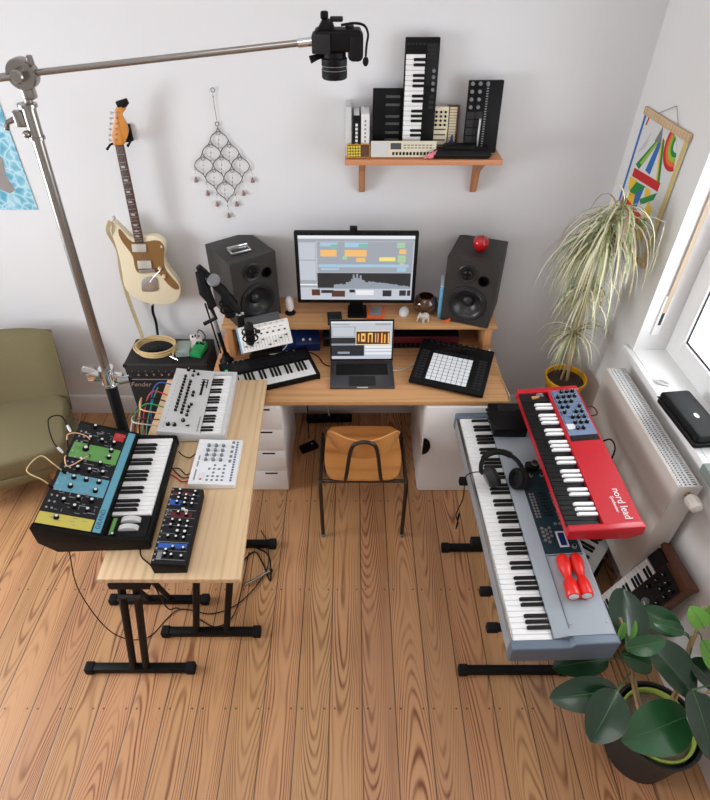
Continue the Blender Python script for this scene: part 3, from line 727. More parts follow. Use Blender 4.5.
# ------------------------------------------------------------------ black desktop module with white capped knobs
dk = thing('synthesizer_module', 'narrow black synthesizer module full of knobs at the near edge of the pine board', 'synthesizer module', (-.708, 1.450, TZ + .001), 91)
b = MB().prism([(-.064, 0), (.064, 0), (.068, .055), (.064, .062), (-.064, .046), (-.068, .04)], 'X', -.192, .192, 0, .003); b.build('case', 'black', dk)
q = MB(); q.bx(-.188, .188, 0, .129, -.001, .0012, 0)
q.slab(.095, .122, .075, .124, .0012, .0005, 1); q.slab(-.118, -.095, .010, .120, .0012, .0005, 1)
q.slab(.030, .060, .020, .105, .0012, .0005, 2); q.slab(.150, .165, .04, .12, .0012, .0004, 2)
for i in range(9): q.slab(-.17 + .04 * i, -.168 + .04 * i, .006, .124, .0012, .0005, 3)
for i in range(14):
    q.lathe([(.0036, .0012), (.0036, .003), (.0018, .003), (.0018, .002), (0, .002)], (-.175 + .027 * i, .123, 0), 10, 4)
q.lathe([(.012, .0012), (.012, .0016), (.009, .0016), (.009, .0012)], (.055, .112, 0), 20, 3)
q.slab(-.172, -.135, .096, .114, .0012, .002, 3)
pk = q.build('panel', ['panel_black', 'blue', 'dark_red', 'print_grey', 'silver'], dk, (0, -.0645, .0485), (math.atan2(.016, .128), 0, 0))
kq = unquad([(55, 540), (190, 85), (285, 575), (385, 120)], [(240, 115), (340, 138), (235, 143), (228, 168), (218, 193), (280, 155), (330, 165), (275, 180), (322, 192), (268, 207), (317, 218), (228, 262), (282, 283), (190, 307), (240, 318), (292, 330), (178, 338), (232, 350), (285, 360), (162, 402), (217, 413), (268, 425), (198, 470), (270, 485), (152, 482), (190, 515), (258, 530), (145, 505)])
knobs(pk, [(-.188 + u * .376, .127 - v * .125) for u, v in kq], .0078, .013, ['black', 'print_white'], 'knob', 'cap', .0012)
ks = unquad([(55, 540), (190, 85), (285, 575), (385, 120)], [(225, 382), (275, 392)])
knobs(pk, [(-.188 + u * .376, .127 - v * .125) for u, v in ks], .010, .014, ['black', 'print_white'], 'large_knob', 'cap', .0012)
MB().box((0, 0, .008), (.007, .014, .014), 0, .002).build('rocker_switch', 'print_white', pk, (.062, .045, .001))
inst([c for c in pk.children if c.name.startswith('rocker_switch')][0], pk, (.070, .058, .001))

# cables lying on the board between the machines
cable('audio_cable', [(-.80, 1.86, .86), (-.79, 1.865, TZ + .03), (-.765, 1.87, TZ + .006), (-.745, 1.88, TZ + .010), (-.722, 1.90, TZ + .018)], .0028, 'black', 'black cable running from the large synthesizer to the far side of the white drum machine')
for i, (c_, y, lab) in enumerate((('dark_red', 1.745, 'upper of the two dark red cables plugged into the white drum machine'), ('red', 1.722, 'lower of the two red cables plugged into the white drum machine'))):
    cable('audio_cable', [(-.83, y + .06 - .02 * i, TZ + .012), (-.80, y + .03, TZ + .006), (-.77, y + .004, TZ + .006), (-.745, y - .002, TZ + .010), (-.722, y, TZ + .016)], .003, c_, lab)
cable('audio_cable', [(-.82, 1.80, TZ + .012), (-.79, 1.80, TZ + .006), (-.755, 1.765, TZ + .006), (-.722, 1.77, TZ + .016)], .0025, 'black', 'thin black cable curving above the red cables into the drum machine')
cable('power_cable', [(-.86, 1.395, TZ + .005), (-.84, 1.335, TZ + .005), (-.80, 1.30, TZ + .005), (-.785, 1.285, TZ + .012)], .0028, 'black', 'black power cable joining the near corner of the narrow module')
# cables on the floor and below the board
cable('floor_cable', [(-1.25, 1.50, .62), (-1.24, 1.42, .40), (-1.16, 1.38, .10), (-1.02, 1.40, .008), (-.90, 1.55, .006), (-.72, 1.53, .006), (-.58, 1.60, .006), (-.47, 1.78, .006), (-.48, 1.95, .006), (-.53, 2.05, .006)], .0026, 'black', 'black cable hanging from the large synthesizer and crossing the floor under the pine board')
cable('floor_cable', [(-.66, 1.75, .006), (-.56, 1.90, .006), (-.50, 1.84, .007), (-.44, 1.72, .006), (-.46, 1.86, .015), (-.52, 1.92, .006), (-.60, 1.95, .006)], .004, 'black', 'coil of black cable on the floor right of the pine board')
cable('floor_cable', [(-.83, 1.32, .76), (-.86, 1.40, .30), (-.90, 1.56, .006), (-.78, 1.50, .006), (-.68, 1.46, .006), (-.60, 1.55, .006), (-.58, 1.9, .006)], .0032, 'black', 'thin black cable dropping between the two stands to the floor')
t = thing('tripod_foot', 'silver tripod foot tip on the floor under the right edge of the pine board', 'foot', tuple(atz(262, 577, 0)), 35)
MB().tube([(-.10, 0, .016), (.05, 0, .012)], .007, 8).build('tube', 'steel', t)
MB().tube([(.05, 0, .012), (.065, 0, .0115)], .009, 8).build('tip', 'rubber', t)

# bunch of coloured patch leads behind the silver synthesizer, hung over the board's edge
bun = [(('blue'), 'blue', 138, 395, .0), ('teal_cable', 'straight turquoise', 150, 388, .0), ('red', 'red', 140, 415, .0), ('black', 'black', 158, 392, .0), ('green', 'green', 134, 418, 0), ('salmon_cable', 'peach', 147, 420, 0), ('dark_red', 'dark red', 163, 385, 0), ('light_grey', 'pale grey', 133, 408, 0)]
for i, (m_, nm, u_, v_, _) in enumerate(bun):
    p = atz(u_, v_, .80)
    if nm == 'straight turquoise':
        pts = [(-1.030, 2.36, .83), (-1.042, 2.26, .80), (-1.05, 2.14, .74), (-1.06, 2.08, .60)]
    else:
        dx = -.012 * i; pts = [(-.94 + .0 * i, 2.38 - .045 * i, .825), (-1.025 + dx * .5, 2.38 - .045 * i, .845 + .006 * (i % 3)), (-1.06 + dx, 2.33 - .05 * (i % 5), .80 - .02 * (i % 4)), (-1.045 + dx, 2.20 - .03 * (i % 4), .72), (-1.06 + dx, 2.15 - .02 * i, .55), (-1.05 + dx, 2.13, .35)]
    cable('patch_cable', pts, .0034, m_, f'{nm} patch cable in the bunch hanging behind the silver grey synthesizer', 'patch cable', 'patch cables beside the amplifier')
DZ, HZ = 0.73, 0.95
# ------------------------------------------------------------------ desk, shelf unit on the desk, cabinets
t = thing('desk', 'warm pine desk top standing on the two white cabinets', 'desk', (.027, 2.7185, DZ - .03))
MB().bx(-.827, .826, -.3565, .3565, 0, .03, 0, .003).build('worktop', 'pine_desk', t)
MB().bx(-.40, .37, .325, .345, -.08, 0, 0, .002).build('rear_rail', 'pine_side', t)
t = thing('desk_riser', 'low pine shelf riser on the back of the desk carrying the speakers and monitor', 'desk shelf', (.055, 2.92, DZ + .001))
MB().bx(-.80, .775, -.155, .155, .194, .219, 0, .003).build('board', 'pine_desk', t)
for x in (-.785, .715): MB().bx(x, x + .04, -.145, .150, 0, .194, 0, .002).build('side_panel', 'pine_side', t)
t = thing('drawer_cabinet', 'white drawer cabinet under the left half of the desk', 'cabinet', (-.570, 2.64, 0))
MB().bx(-.18, .18, -.268, .28, .001, .698, 0, .002).build('body', 'white_gloss', t)
for i in range(4):
    z0 = .012 + .171 * i
    d = MB().bx(-.178, .178, -.286, -.268, z0, z0 + .1695, 0, .0015).build('drawer', 'white_gloss', t)
    MB().bx(.045, .120, -.2866, -.2855, z0 + .145, z0 + .157, 0).build('grip_slot', 'black', d)
t = thing('cupboard', 'white cupboard with a door under the right half of the desk', 'cabinet', (.585, 2.64, 0))
MB().bx(-.18, .18, -.268, .28, .001, .698, 0, .002).build('body', 'white_gloss', t)
d = MB().bx(-.176, .176, -.286, -.268, .006, .694, 0, .002).build('door', 'white_gloss', t)
MB().prism([(-.176 + .042 * math.sin(a), .40 + .062 * math.cos(a)) for a in [PI * i / 14 for i in range(15)]], 'Y', -.300, -.2862, 0, .003).build('handle', 'black', d)

# ------------------------------------------------------------------ loudspeakers
def speaker(loc, rz, label):
    t = thing('loudspeaker', label, 'speaker', loc, rz, 'studio speakers on the desk riser')
    w, d, h = .274, .300, .395
    MB().bx(-w / 2, w / 2, -d / 2 + .0445, d / 2, 0, h, 0, .003).build('cabinet', 'speaker_skin', t)
    plate('baffle', [(-w / 2, 0), (w / 2, 0), (w / 2, h), (-w / 2, h)], [(0, .135, .0955), (.072, .285, .026)], .044, 'speaker_skin', t, (0, -d / 2, 0))
    RX = Matrix.Rotation(R(90), 3, 'X'); y0 = -d / 2
    MB().torus((0, y0 - .001, .135), .098, .010, 40, 10, 0, RX).build('woofer_ring', 'charcoal', t)
    cn = MB().lathe([(.0945, .001), (.088, .007), (.080, .004), (.070, -.008), (.044, -.036), (.034, -.038), (.030, -.026), (.018, -.017), (0, -.013)], (0, y0 - .003, .135), 40, 0, RX, False)
    cn.build('woofer_cone', 'cone', t)
    tw = MB().lathe([(.052, 0), (.052, .006), (.048, .008), (.030, .003), (.020, .001), (.016, .006), (0, .012)], (-.018, y0 - .0005, .315), 32, 0, RX); tw.build('tweeter', 'cone', t)
    MB().bx(-.024, -.012, y0 - .016, y0 - .014, .285, .345).bx(-.040, .004, y0 - .016, y0 - .014, .309, .321).torus((-.018, y0 - .013, .315), .030, .002, 24, 6, 0, RX).build('tweeter_guard', 'black', t)
    MB().lathe([(.0325, 0), (.031, .003), (.026, .001), (.025, -.042), (0, -.042)], (.072, y0 - .001, .285), 28, 0, RX, False).build('bass_port', 'black', t)
    MB().bx(-.05, .05, y0 - .0008, y0, .012, .020).build('name_strip', 'charcoal', t)
    return t
sl = speaker((-.617, 2.941, HZ + .001), 36, 'black studio speaker left of the monitor with a small silver gadget on top')
sr = speaker((.693, 2.925, HZ + .001), -21, 'black studio speaker right of the monitor with a red apple on top')

t = thing('pocket_synth', 'small silver and black pocket synthesizer lying on top of the left speaker', 'pocket synthesizer', (-.612, 2.895, HZ + .397), 30)
MB().bx(-.058, .058, -.035, .035, .002, .014, 0, .003).build('body', 'silver', t)
MB().bx(-.048, .048, -.028, .004, .014, .0165, 0, .001).build('screen', 'black_gloss', t)
MB().bx(-.058, .058, .018, .030, .014, .024, 0, .003).build('ridge', 'chrome', t)
knobs(t, [(-.04, .045), (-.015, .045), (.010, .045), (.035, .045)], .006, .012, ['black', 'print_white'], 'knob', None, .002)
MB().bx(-.05, .045, .034, .054, 0, .004).build('knob_plate', 'charcoal', t)
t = thing('apple', 'shiny red apple-shaped shaker on top of the right speaker', 'apple', (.695, 2.905, HZ + .397))
MB().lathe([(0, .006), (.012, .001), (.024, .004), (.038, .022), (.043, .042), (.040, .060), (.028, .074), (.014, .076), (.004, .068), (0, .066)], n=28).build('fruit', 'cherry_red', t)
MB().tube([(0, 0, .066), (.003, .002, .078), (.008, .002, .088)], [.0016, .0016, .0024], 8).build('stalk', 'walnut', t)

# ------------------------------------------------------------------ computer monitor
mo = thing('computer_monitor', 'wide black computer monitor showing a music program, on the desk riser', 'monitor', (.025, 2.875, HZ + .001), -.5)
TL = R(-3)
MB().bx(-.05, .06, -.03, .11, 0, .008, 0, .004).build('stand_base', 'black', mo)
MB().prism([(.035, .008), (.035, .30), (.055, .30), (.07, .008)], 'X', -.038, .038, 0, .004).build('stand_neck', 'black', mo)
hd = MB().bx(-.3225, .3225, .0, .032, -.205, .205, 0, .006).bx(-.20, .20, .028, .045, -.13, .13, 0, .01)
head = hd.build('housing', 'black', mo, (-.002, -.02, .309), (TL, 0, 0)); head.scale = (1.025, 1, 1.02)
sc = [('scr_bg', (198, 204, 214)), ('scr_white', (240, 242, 246)), ('scr_dark', (44, 46, 50)), ('scr_grey', (164, 170, 180)), ('scr_orange', (250, 196, 120)), ('scr_teal', (130, 192, 184)), ('scr_blue', (170, 206, 226)), ('scr_yellow', (250, 232, 140)), ('scr_green', (172, 210, 168)), ('scr_wave', (150, 160, 172)), ('scr_red', (150, 40, 40)), ('scr_amber', (255, 200, 90)), ('scr_cream', (250, 236, 196)), ('scr_brown', (88, 54, 44))]
for n_, rgb in sc: glow(n_, rgb, 1.05)
sm = [n_ for n_, _ in sc]; SI = {n_: i for i, n_ in enumerate(sm)}
def screen(mb, x0, x1, z0, z1, y, items):
    W, H = x1 - x0, z1 - z0
    mb.bx(x0, x1, y, y + .0006, z0, z1, 0)
    for k_, (a, b2, c, d, m_) in enumerate(items):       # a..b across, c..d down from the top
        e = .00003 * k_ + .0002
        mb.quad((x0 + a * W, y - e, z1 - d * H), (x0 + b2 * W, y - e, z1 - d * H), (x0 + b2 * W, y - e, z1 - c * H), (x0 + a * W, y - e, z1 - c * H), SI[m_])
    return mb
it = [(0, 1, 0, .045, 'scr_white'), (0, 1, .045, .085, 'scr_grey'), (0, .15, .085, .80, 'scr_grey'), (.005, .145, .10, .36, 'scr_bg'), (.005, .145, .375, .68, 'scr_bg'), (.16, .99, .09, .56, 'scr_grey'),
      (.19, .34, .10, .16, 'scr_blue'), (.28, .34, .13, .19, 'scr_teal'), (.40, .60, .10, .17, 'scr_blue'), (.52, .60, .12, .18, 'scr_teal'), (.85, .92, .10, .18, 'scr_green'),
      (.19, .33, .21, .31, 'scr_orange'), (.40, .59, .21, .31, 'scr_orange'), (.38, .42, .30, .36, 'scr_green'), (.50, .58, .33, .39, 'scr_orange'), (.70, .84, .32, .38, 'scr_yellow'), (.87, .93, .20, .27, 'scr_orange'), (.86, .93, .29, .40, 'scr_green'), (.88, .92, .41, .46, 'scr_orange'),
      (.17, .96, .43, .475, 'scr_blue'), (.19, .35, .49, .52, 'scr_blue'), (.86, .94, .48, .54, 'scr_blue'), (.155, .985, .565, .81, 'scr_dark'),
      (0, 1, .815, .97, 'scr_bg'), (.10, .175, .83, .93, 'scr_brown'), (.185, .30, .84, .89, 'scr_dark'), (.28, .40, .85, .95, 'scr_brown'), (.44, .49, .83, .88, 'scr_dark'), (.50, .66, .84, .92, 'scr_white'), (.74, .82, .84, .94, 'scr_dark'), (.89, .95, .84, .93, 'scr_dark'), (.96, .99, .84, .93, 'scr_dark'), (0, .15, .74, .765, 'scr_white')]
random.seed(3)
for i in range(44):
    x = .30 + .68 * i / 44
    h = (.05 + .10 * math.exp(-((x - .5) / .08) ** 2) + random.random() * .03 + (.07 if i in (11, 13, 15) else 0)) if x < .6 else .11 - .09 * (x - .6) / .4 + random.random() * .015
    it.append((x, x + .0165, .81 - h, .81, 'scr_wave'))
it.append((.16, .98, .80, .815, 'scr_wave'))
screen(MB(), -.303, .303, -.182, .186, -.0008, it).build('screen', sm, head)
t = thing('webcam', 'small black webcam clipped on top of the monitor', 'webcam', (.008, 2.865, HZ + .523))
MB().bx(-.020, .020, -.022, .014, 0, .028, 0, .005).build('body', 'black', t)
MB().lathe([(.009, 0), (.008, .004), (0, .003)], (0, -.022, .015), 16, 0, Matrix.Rotation(R(90), 3, 'X')).build('lens', 'black_gloss', t)
MB().bx(-.012, .012, .014, .02, -.03, .02).build('clip', 'black', t)

# ------------------------------------------------------------------ laptop
la = thing('laptop', 'dark grey laptop open on the desk in front of the monitor', 'laptop', (.0565, 2.583, DZ + .001), .5)
MB().bx(-.180, .180, -.120, .120, .002, .017, 0, .004).build('base', 'space_grey', la)
kbm = MB().bx(-.148, .148, -.012, .095, .0166, .0172, 0)
for r in range(6):
    for c in range(14): kbm.bx(-.146 + .021 * c, -.1275 + .021 * c, -.010 + .0175 * r, .005 + .0175 * r, .0172, .0180, 1)
kbm.build('keyboard', ['black', 'black_matte'], la)
MB().bx(-.075, .075, -.112, -.022, .0168, .0173, 0, .0002, 1).build('trackpad', 'charcoal', la)
MB().bx(-.03, .03, -.1206, -.1190, .010, .0172, 0).build('finger_notch', 'light_grey', la)
lid = MB().bx(-.180, .180, -.003, .003, 0, .236, 0, .002).build('lid', 'space_grey', la, (0, .120, .019), (R(-5), 0, 0)); lid.scale = (1.01, 1, 1.15)
MB().bx(-.177, .177, -.0038, -.0030, .004, .233, 0).build('bezel', 'black', lid)
it = [(0, 1, 0, .03, 'scr_white'), (0, 1, .03, .12, 'scr_bg'), (.02, .30, .06, .09, 'scr_grey'), (.72, .97, .05, .10, 'scr_grey'), (0, .40, .13, .40, 'scr_grey'), (.02, .38, .15, .38, 'scr_bg'), (0, .42, .42, .92, 'scr_dark'), (0, .42, .58, .63, 'scr_wave'), (.42, .54, .62, .92, 'scr_dark'), (.10, .30, .80, .86, 'scr_wave'), (.56, 1, .64, .70, 'scr_white'), (.56, 1, .73, .78, 'scr_white'), (.56, 1, .82, .88, 'scr_white'), (0, 1, .94, 1, 'scr_bg'),
      (.40, .97, .24, .62, 'scr_cream'), (.41, .96, .26, .60, 'scr_brown'), (.44, .46, .33, .52, 'scr_amber'), (.49, .56, .31, .53, 'scr_amber'), (.508, .542, .37, .47, 'scr_red'), (.60, .62, .31, .55, 'scr_amber'), (.62, .68, .30, .34, 'scr_yellow'), (.66, .68, .31, .55, 'scr_amber'), (.72, .735, .31, .55, 'scr_orange'), (.76, .775, .31, .55, 'scr_orange'), (.80, .90, .34, .56, 'scr_red'), (.82, .84, .30, .57, 'scr_amber'), (.87, .89, .34, .57, 'scr_amber'), (.93, .95, .30, .58, 'scr_orange')]
screen(MB(), -.171, .171, .014, .226, -.0046, it).build('screen', sm, lid)

# ------------------------------------------------------------------ black keyboard (left on the desk)
k25 = thing('midi_keyboard', 'black MIDI keyboard with white keys on the left of the desk', 'keyboard', (-.472, 2.593, DZ + .001), 20.5)
b = MB().prism([(-.135, .003), (.135, 0), (.135, .045), (.02, .040), (.02, .0215), (-.125, .0215), (-.125, .034), (-.135, .032)], 'X', -.255, .255, 0); b.build('body', 'black', k25)
for sx in (-1, 1): MB().prism([(-.138, .002), (.137, 0), (.137, .048), (.02, .044), (-.138, .038)], 'X', sx * .255 - .006, sx * .255 + .006, 0, .002).build('end_cheek', 'black', k25)
keys(k25, -.225, .468, 22, 0, -.124, .142, .022, .012, 'key_white', 'key_black', bh=.008)
q = MB().bx(-.246, .246, .024, .132, .0425, .0445, 0)
for i in range(9): q.bx(-.04 + .024 * i, -.024 + .024 * i, .07, .08, .0445, .047, 1)
q.bx(-.19, -.10, .05, .10, .0445, .0455, 1)
pq = q.build('panel', ['panel_black', 'charcoal', 'print_grey'], k25, (0, 0, 0))
knobs(pq, [(-.21 + .03 * i, .115) for i in range(4)] + [(.06 + .04 * i, .110) for i in range(4)], .008, .012, ['charcoal', 'print_white'], 'knob', 'line', .0445)
MB().bx(-.238, -.222, .05, .07, .0445, .0475).build('lit_button', glow('green_led', (70, 220, 150), .8), pq)
cable('usb_cable', [(-.29, 2.765, DZ + .02), (-.25, 2.80, DZ + .008), (-.20, 2.76, DZ + .006), (-.165, 2.69, DZ + .008), (-.128, 2.66, DZ + .012)], .0032, 'black', 'black cable lying between the MIDI keyboard and the laptop')

# ------------------------------------------------------------------ pad controller (right on the desk)
pc = thing('pad_controller', 'black pad controller with a grid of white pads on the right of the desk', 'pad controller', (.567, 2.597, DZ + .001), -19.5)
TLT = math.atan2(.075, .315)
MB().prism([(-.150, .0), (-.150, .012), (.150, .012), (.150, 0)], 'X', -.14, .14).build('base_foot', 'black', pc, (0, .04, 0))
MB().prism([(.05, .0), (.13, 0), (.13, .075), (.05, .055)], 'X', -.13, .13).build('tilt_stand', 'black', pc)
bod = MB().bx(-.208, .208, 0, .330, 0, .024, 0, .005).build('body', 'black', pc, (0, -.165, .010), (TLT, 0, 0))
pd = MB().bx(0, .0262, 0, .0225, 0, .0025, 0, .001, 1).build('pad', 'pad_white', bod, (-.122, .035, .024))
for r in range(8):
    for c in range(8):
        if r or c: inst(pd, bod, (-.122 + .0288 * c, .035 + .0246 * r, .024))
q = MB().bx(-.10, .06, .262, .300, .024, .0245, 0); q.build('display', 'black_gloss', bod)
q = MB()
for r in range(11):
    for x in (-.190, -.165, .140, .165): q.bx(x, x + .02, .030 + .020 * r, .043 + .020 * r, .024, .0252, 0)
for c in range(8): q.bx(-.118 + .0288 * c, -.098 + .0288 * c, .245, .253, .024, .0252, 0); q.bx(-.118 + .0288 * c, -.098 + .0288 * c, .304, .311, .024, .0252, 0)
q.build('buttons', 'charcoal', bod, kind='stuff')
knobs(bod, [(-.155 + .034 * i, .320) for i in range(9)], .0075, .016, ['black_matte', 'print_grey'], 'knob', None, .024)
knobs(bod, [(.175, .322)], .010, .017, ['chrome', 'print_grey'], 'large_knob', None, .024)
cable('pad_controller_cable', [(.80, 2.66, DZ + .05), (.835, 2.63, DZ + .03), (.848, 2.56, DZ + .006), (.855, 2.47, DZ + .004), (.868, 2.40, DZ - .03), (.872, 2.39, .45)], .003, 'tan_cable', 'pale yellow cable curling off the desk beside the pad controller')
cable('usb_cable', [(.235, 2.62, DZ + .012), (.28, 2.63, DZ + .006), (.33, 2.66, DZ + .006), (.37, 2.70, DZ + .008)], .0028, 'light_grey', 'pale cable between the laptop and the pad controller')

# ------------------------------------------------------------------ things on the riser and below it
tag(MB().bx(-.042, .042, -.06, .06, 0, .018, 0, .003).build('hard_drive', 'charcoal', None, (-.10, 2.83, HZ + .001), (0, 0, R(4))), 'flat dark grey drive box lying left of the monitor foot', 'hard drive')
t = thing('rugged_drive', 'orange rubber-edged portable drive lying right of the monitor foot', 'hard drive', (.140, 2.885, HZ + .001), -8)
MB().bx(-.047, .047, -.07, .07, 0, .024, 0, .008, 3).build('bumper', 'orange', t)
MB().bx(-.034, .034, -.055, .055, .022, .0255, 0, .002).build('shell', 'silver', t)
t = thing('mouse', 'white computer mouse on the riser right of the orange drive', 'mouse', (.305, 2.905, HZ + .001), -14)
q = MB(); q.ball((0, 0, .004), (.029, .052, .026), 0, 3); bmesh.ops.bisect_plane(q.bm, geom=q.bm.verts[:] + q.bm.edges[:] + q.bm.faces[:], plane_co=(0, 0, .001), plane_no=(0, 0, -1), clear_outer=True)
q.build('shell', 'white_gloss', t); MB().bx(-.024, .024, -.045, .045, 0, .002, 0, .0008, 1).build('base', 'light_grey', t)
t = thing('elephant_figurine', 'small white elephant figurine in front of the brown glass globe', 'figurine', (.418, 2.815, HZ + .001), 200)
q = MB().ball((0, 0, .034), (.026, .020, .020), 0, 3)
q.ball((.028, 0, .042), (.015, .014, .015), 0, 3)
q.tube(curve_pts([(.038, 0, .042), (.046, 0, .030), (.046, 0, .016), (.052, 0, .010)], 4), [.007 - .0003 * i for i in range(13)], 8)
for sx in (-1, 1):
    q.ball((.024, sx * .014, .043), (.004, .010, .012), 0, 2)
    for fx in (-.015, .014): q.tube([(fx, sx * .011, .03), (fx, sx * .012, 0.0)], [.008, .0075], 10)
q.tube([(-.026, 0, .036), (-.031, 0, .022)], .0018, 6)
q.build('body', 'old_plastic', t)
t = thing('glass_globe', 'dark brown glossy glass globe behind the white elephant', 'globe', (.428, 2.915, HZ + .001))
MB().lathe([(.035, 0), (.040, .004), (.066, .030), (.072, .060), (.062, .092), (.045, .108), (.040, .106), (.056, .088), (.064, .060), (.058, .032), (.03, .012), (0, .010)], n=32).build('bowl', 'brown_glass', t)
t = thing('book', 'thin pale blue book standing upright beside the right speaker', 'book', (.512, 2.91, HZ + .001), -8)
MB().bx(-.010, .010, -.07, .07, 0, .205, 0, .001).build('cover', 'pale_blue', t)
MB().bx(-.008, .008, -.068, .0705, .003, .2055).build('pages', 'print_white', t)
t = thing('wooden_bird', 'tiny orange wooden figure on the riser beside the right speaker', 'figurine', (.545, 2.80, HZ + .001), 20)
MB().ball((0, 0, .010), (.018, .011, .010), 0, 2).ball((.014, 0, .018), (.008, .007, .007), 0, 2).tube([(-.015, 0, .012), (-.03, 0, .018)], [.005, .002], 6).build('body', 'orange', t)
t = thing('smart_lamp', 'small white capsule standing on a black foot beside the left speaker', 'capsule', (-.362, 2.90, HZ + .001))
MB().lathe([(.030, 0), (.032, .006), (.020, .016), (.012, .020), (0, .020)], n=24).build('foot', 'black', t)
MB().lathe([(.014, .020), (.021, .030), (.023, .045), (.023, .088), (.018, .102), (.008, .108), (0, .109)], n=24).build('capsule', 'white_gloss', t)
t = thing('effects_box', 'navy blue effects box with white knobs under the riser on the left', 'effects box', (-.315, 2.905, DZ + .002), 4)
MB().prism([(-.085, 0), (.09, 0), (.09, .105), (-.045, .085), (-.085, .05)], 'X', -.115, .115, 0, .004).build('case', 'navy', t)
knobs(t, [(-.08, .01), (-.02, .02), (.04, .02), (.09, .02)], .009, .014, ['print_white', 'navy'], 'knob', None, .092)
for x in (.02, .06): MB().lathe([(.008, 0), (.007, .008), (0, .008)], (x, -.066, .072), 14, 0, Matrix.Rotation(R(45), 3, 'X')).build('button', 'print_white', t)
t = thing('audio_interface', 'black rack unit with a dark red front panel under the riser behind the laptop', 'rack unit', (.40, 2.945, DZ + .002))
MB().bx(-.24, .24, -.09, .11, .0, .088, 0, .003).build('case', 'black', t)
MB().bx(-.235, .235, -.097, -.09, .042, .084, 0, .002).build('front_panel', 'dark_red', t)
q = MB()
for i in range(16): q.bx(-.225 + .029 * i, -.215 + .029 * i, -.094, -.09, .008, .034, 0)
q.build('vent_slots', 'charcoal', t)
t = thing('patch_box', 'dark grey cable box in shadow under the riser behind the pad controller', 'cable box', (.19 - .29, 2.93, DZ + .002))
MB().bx(-.075, .075, -.06, .06, 0, .07, 0, .004).build('box', 'charcoal', t); MB().bx(-.06, .06, -.063, -.06, .02, .05).build('socket_row', 'black', t)
tag(MB().bx(-.035, .035, -.03, .03, 0, .065, 0, .004).build('card_box', 'old_plastic', None, (-.640, 2.845, DZ + .002), (0, 0, R(10))), 'small off-white card box under the left end of the riser', 'box')
# ------------------------------------------------------------------ white control surface on its black stand
cs = thing('control_surface', 'white control surface with a grey back, tilted on a black stand left of the laptop', 'controller', (-.488, 2.680, DZ + .075), 13)
TC = R(50)
bod = MB().bx(-.145, .145, -.072, .072, 0, .022, 0, .005).build('body', 'outlet_white', cs, (0, 0, .135), (TC, R(-6), 0))
q = MB()
for i in range(16): q.bx(-.125 + .0165 * i, -.123 + .0165 * i, -.062, -.010, .022, .0226, 0)
for i in range(8): q.bx(-.12 + .033 * i, -.108 + .033 * i, .010, .018, .022, .024, 1)
for i in range(7): q.bx(-.11 + .033 * i, -.09 + .033 * i, .034, .038, .022, .0225, 0)
q.build('print', ['print_grey', 'charcoal'], bod)
sl_ = MB().bx(-.006, .006, -.003, .003, .022, .032, 0, .001).build('fader', 'charcoal', bod, (-.112, -.04, 0))
for i in range(1, 8): inst(sl_, bod, (-.112 + .033 * i, -.055 + .012 * (i % 4), 0))
knobs(bod, [(-.115 + .033 * i, .060) for i in range(8)], .006, .011, ['light_grey', 'charcoal'], 'knob', 'line', .022)
MB().bx(-.090, .105, .073, .118, -.012, .020, 0, .004).build('grey_back', 'dark_grey', bod)
MB().bx(-.147, -.139, -.073, .073, -.003, .024, 0, .002).build('side_cheek', 'pale_blue', bod)
st = MB().tube([(0, .03, .095), (0, .05, -.052)], .012, 10).bx(-.10, .10, .0, .10, -.054, -.046, 0, .002).bx(-.09, .09, -.035, .03, .030, .040, 0, .003)
st.build('stand', 'black', cs)
for k_, (x0_, c_, lab) in enumerate(((-.42, 'cream', 'cream cable hanging under the right end of the white control surface'), (-.375, 'black', 'black cable hanging under the right end of the white control surface'))):
    cable('usb_cable', [(x0_ - .10, 2.715, DZ + .085 - .01 * k_), (x0_ - .05, 2.70, DZ + .070), (x0_ + .01, 2.712, DZ + .082), (x0_ + .045, 2.74, DZ + .115), (x0_ + .035, 2.79, DZ + .15)], .0032, c_, lab)

# ------------------------------------------------------------------ microphone on its articulated stand, left end of the desk
mc = thing('microphone_stand', 'black folding desk microphone arm with silver joints beside the left speaker', 'microphone stand', (-.735, 2.715, DZ + .001))
MB().lathe([(.040, 0), (.042, .012), (.030, .022), (.018, .060), (.014, .062), (0, .062)], n=24).build('base', 'black', mc)
def L3(u, v, y): return aty(u, v, y) - Vector((-.735, 2.715, DZ + .001))
b0, b1, b2 = Vector((0, 0, .06)), L3(211, 308, 2.66), L3(203, 272, 2.62)
MB().tube([b0, (b0 + b1) / 2], .011, 10).build('lower_arm', 'black', mc)
MB().tube([(b0 + b1) / 2, b1], .010, 10).build('silver_arm', 'silver', mc)
MB().tube([b0 + Vector((-.03, .01, 0)), b1 + Vector((-.03, .01, .02))], .005, 8).build('tension_rod', 'black', mc)
MB().tube([b1, b2, L3(198, 266, 2.62)], [.016, .024, .014], 10).build('upper_arm', 'black', mc)
b3, b4, b5 = L3(222, 290, 2.60), L3(240, 313, 2.58), L3(250, 332, 2.58)
MB().tube([b2, b3, b4], [.020, .027, .017], 10).build('boom', 'black', mc)
MB().tube([L3(199, 272, 2.6), L3(205, 292, 2.59), L3(214, 306, 2.6)], [.020, .032, .016], 12).build('counterweight', 'black_matte', mc)
MB().tube([b1, L3(216, 318, 2.63), L3(204, 324, 2.62)], .011, 8).build('clutch_handle', 'black', mc)
RD = Matrix.Rotation(R(35), 3, 'X')
MB().lathe([(.032, 0), (.034, .004), (.034, .016), (.028, .022), (0, .022)], L3(214, 281, 2.60), 28, 0, RD).build('top_disc', 'mid_grey', mc)
